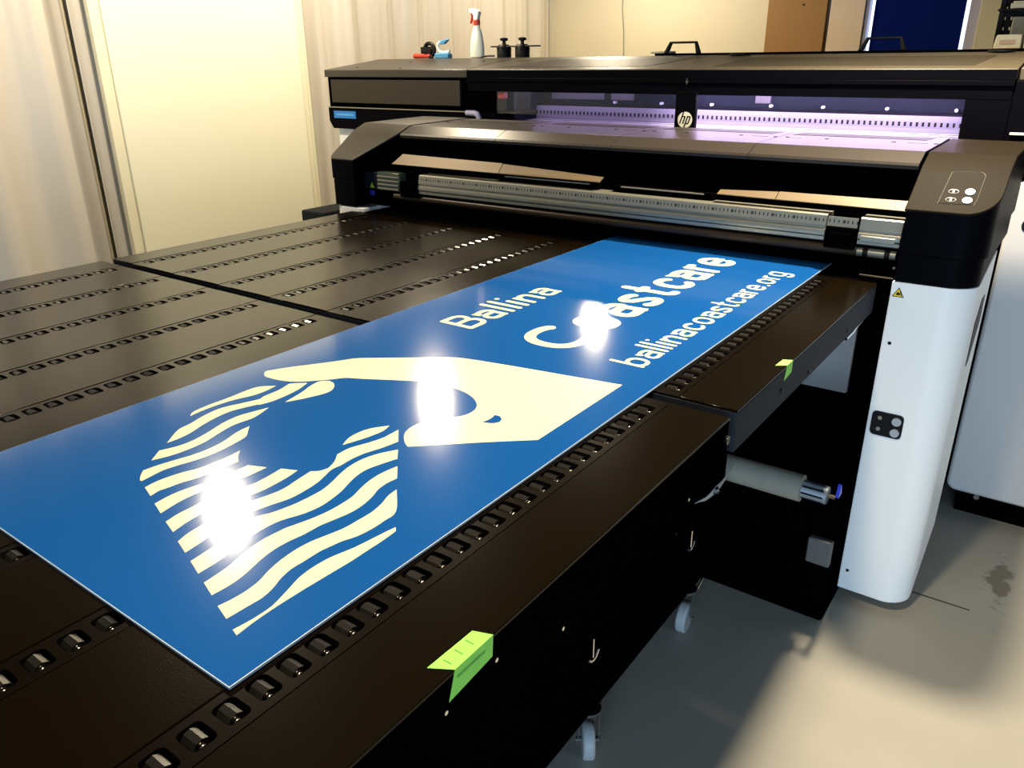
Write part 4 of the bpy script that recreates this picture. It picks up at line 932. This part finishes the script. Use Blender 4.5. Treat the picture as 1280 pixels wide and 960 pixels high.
build('nozzle', MB().cyl((bxc - 0.045, YI, ZB + 0.229), (bxc - 0.053, YI, ZB + 0.229), 0.006, 12), hole_m, sb)
build('trigger', MB().prism_y([(bxc - 0.035, ZB + 0.219), (bxc - 0.024, ZB + 0.217), (bxc - 0.025, ZB + 0.195), (bxc - 0.036, ZB + 0.168), (bxc - 0.042, ZB + 0.168), (bxc - 0.032, ZB + 0.197)], YI - 0.007, YI + 0.007), red_m, sb, 0.002)

# blue and white hand clamp
cl = thing('hand_tool', (-3.02, YI, ZB), 'small blue and white hook-shaped hand tool left of the spray bottle', 'tool')
cx0 = -3.075
build('base', MB().box(cx0, cx0 + 0.096, YI - 0.02, YI + 0.02, ZB, ZB + 0.026), bluepl_m, cl, 0.004)
build('body', MB().tube([(cx0 + 0.094, YI, ZB + 0.036), (cx0 + 0.070, YI, ZB + 0.032), (cx0 + 0.040, YI, ZB + 0.032), (cx0 + 0.018, YI, ZB + 0.040), (cx0 + 0.010, YI, ZB + 0.058), (cx0 + 0.013, YI, ZB + 0.075), (cx0 + 0.030, YI, ZB + 0.082)], 0.0085, 12), whitepl_m, cl)
build('arm', MB().prism_y([(cx0 + 0.026, ZB + 0.070), (cx0 + 0.060, ZB + 0.072), (cx0 + 0.090, ZB + 0.094), (cx0 + 0.080, ZB + 0.097), (cx0 + 0.034, ZB + 0.088)], YI - 0.012, YI + 0.012), bluepl_m, cl, 0.003)
# red and black cutter
ct = thing('pipe_cutter', (-3.15, YI, ZB), 'red and black hand cutter lying beside the blue and white tool', 'tool')
build('handle', MB().cyl((-3.232, YI - 0.01, ZB + 0.014), (-3.115, YI - 0.01, ZB + 0.012), 0.0135, 14, 0.010), red_m, ct, 0.003)
n = 20; ring = MB(); pts = [(-3.137 + 0.036*math.cos(2*PI*k/n), YI + 0.012, ZB + 0.044 + 0.034*math.sin(2*PI*k/n)) for k in range(n)]; pts += [pts[0], pts[1]]
ring.tube(pts, 0.0105, 10)
ring.cyl((-3.137, YI - 0.002, ZB + 0.040), (-3.137, YI + 0.030, ZB + 0.040), 0.022, 16)
build('head', ring, hole_m, ct)
build('jaw', MB().prism_y([(-3.188, ZB + 0.024), (-3.150, ZB + 0.030), (-3.160, ZB + 0.062), (-3.190, ZB + 0.060)], YI - 0.004, YI + 0.012), hole_m, ct, 0.003)
build('lever', MB().prism_y([(-3.150, ZB + 0.026), (-3.092, ZB + 0.010), (-3.088, ZB + 0.0), (-3.11, ZB + 0.0), (-3.155, ZB + 0.016)], YI - 0.018, YI - 0.006), hole_m, ct, 0.002)
# twin black clamps on a bar
tw = thing('clamp_bar', (-2.50, YI, ZB), 'black bar carrying two round knobbed clamps on the printer roof', 'clamp')
build('bar', MB().box(-2.690, -2.395, YI - 0.018, YI + 0.018, ZB + 0.050, ZB + 0.057), hole_m, tw, 0.003)
for cxk in (-2.614, -2.498):
    k = build('clamp', MB().lathe(cxk, YI, [(0.037, ZB), (0.038, ZB + 0.045), (0.032, ZB + 0.057), (0.026, ZB + 0.063), (0.010, ZB + 0.064), (0.008, ZB + 0.080)], 24), hole_m, tw)
    build('knob', MB().lathe(cxk, YI, [(0.009, ZB + 0.078), (0.020, ZB + 0.082), (0.021, ZB + 0.092), (0.012, ZB + 0.095)], 16), hole_m, k, 0.001)
    for dx in (-0.012, 0.014): build('screw', MB().cyl((cxk + dx, YI - 0.033, ZB + 0.045), (cxk + dx, YI - 0.038, ZB + 0.045), 0.007, 10), side_m, k)
# flat black lead coming off the clamps
ld = build('flat_lead', MB().tube([(-2.74, YI - 0.02, ZB + 0.006), (-2.70, YI - 0.02, ZB + 0.010), (-2.665, YI - 0.015, ZB + 0.010)], 0.005, 6), hole_m, tw)
# small carton on the roof at the right
cxm = thing('small_carton', (-0.37, 3.82, 1.6375), 'small cream carton with faded print behind the right end of the lid', 'box')
build('carton', MB().prism_y([(-0.425, 1.651), (-0.418, 1.702), (-0.334, 1.702), (-0.330, 1.651)], 3.78, 3.86), carton_m, cxm, 0.004)
build('print', MB().box(-0.405, -0.352, 3.778, 3.7802, 1.668, 1.684), cartonp_m, cxm, smooth=False)
cx2 = thing('small_carton', (-0.28, 3.82, 1.6375), 'second small cream carton cut off by the right edge of the picture', 'box')
build('carton', MB().box(-0.322, -0.24, 3.78, 3.86, 1.6515, 1.700), carton_m, cx2, 0.004)
bpy.data.objects['carton'].location.z -= 0.0

# ------------------------------------------------------------------ slotted black rack behind the right end
rk = thing('slotted_rack', (-0.20, 4.62, 0), 'tall black slotted rack standing behind the right end of the printer', 'rack')
sm = MB(); bm = sm.bm; X0, X1, ZA, ZZ = -0.505, 0.10, 0.9, 2.2; nx, nz = 22, 30; dx = (X1 - X0) / nx; dz = (ZZ - ZA) / nz
for i in range(nx + 1): sm.box(X0 + i*dx - 0.010, X0 + i*dx + 0.010, 4.60, 4.606, ZA, ZZ)
for k in range(nz + 1): sm.box(X0, X1, 4.599, 4.607, ZA + k*dz - 0.015, ZA + k*dz + 0.015)
o = build('slotted_panel', sm, hole_m, rk, smooth=False); o['kind'] = 'stuff'
build('upright', MB().box(X0 - 0.012, X0 + 0.010, 4.59, 4.65, 0, 2.2), hole_m, rk, 0.002)
build('upright', MB().box(X1 - 0.01, X1 + 0.012, 4.59, 4.65, 0, 2.2), hole_m, rk, 0.002)
build('shelf', MB().box(X0, X1, 4.42, 4.60, 1.812, 1.822), hole_m, rk, 0.002)
build('shelf', MB().box(X0, X1, 4.42, 4.60, 1.60, 1.61), hole_m, rk, 0.002)
gb = build('tool_case', MB().box(-0.445, -0.25, 4.47, 4.58, 1.6105, 1.79), greybox_m, bevel=0.006)
props(gb, 'grey green case standing on the lower shelf of the black rack', 'case')
wb = build('white_tray', MB().box(-0.462, -0.36, 4.45, 4.53, 1.8225, 1.845).box(-0.455, -0.37, 4.455, 4.525, 1.845, 1.853), carton_m, bevel=0.003)
props(wb, 'small pale box on the upper shelf of the black rack', 'box')
rl = build('tape_reel', MB().cyl((-0.40, 4.50, 1.876), (-0.28, 4.50, 1.876), 0.022, 24, 0.022), tan_m, bevel=0.003)
props(rl, 'brown tape reel lying on top of the pale box', 'reel')
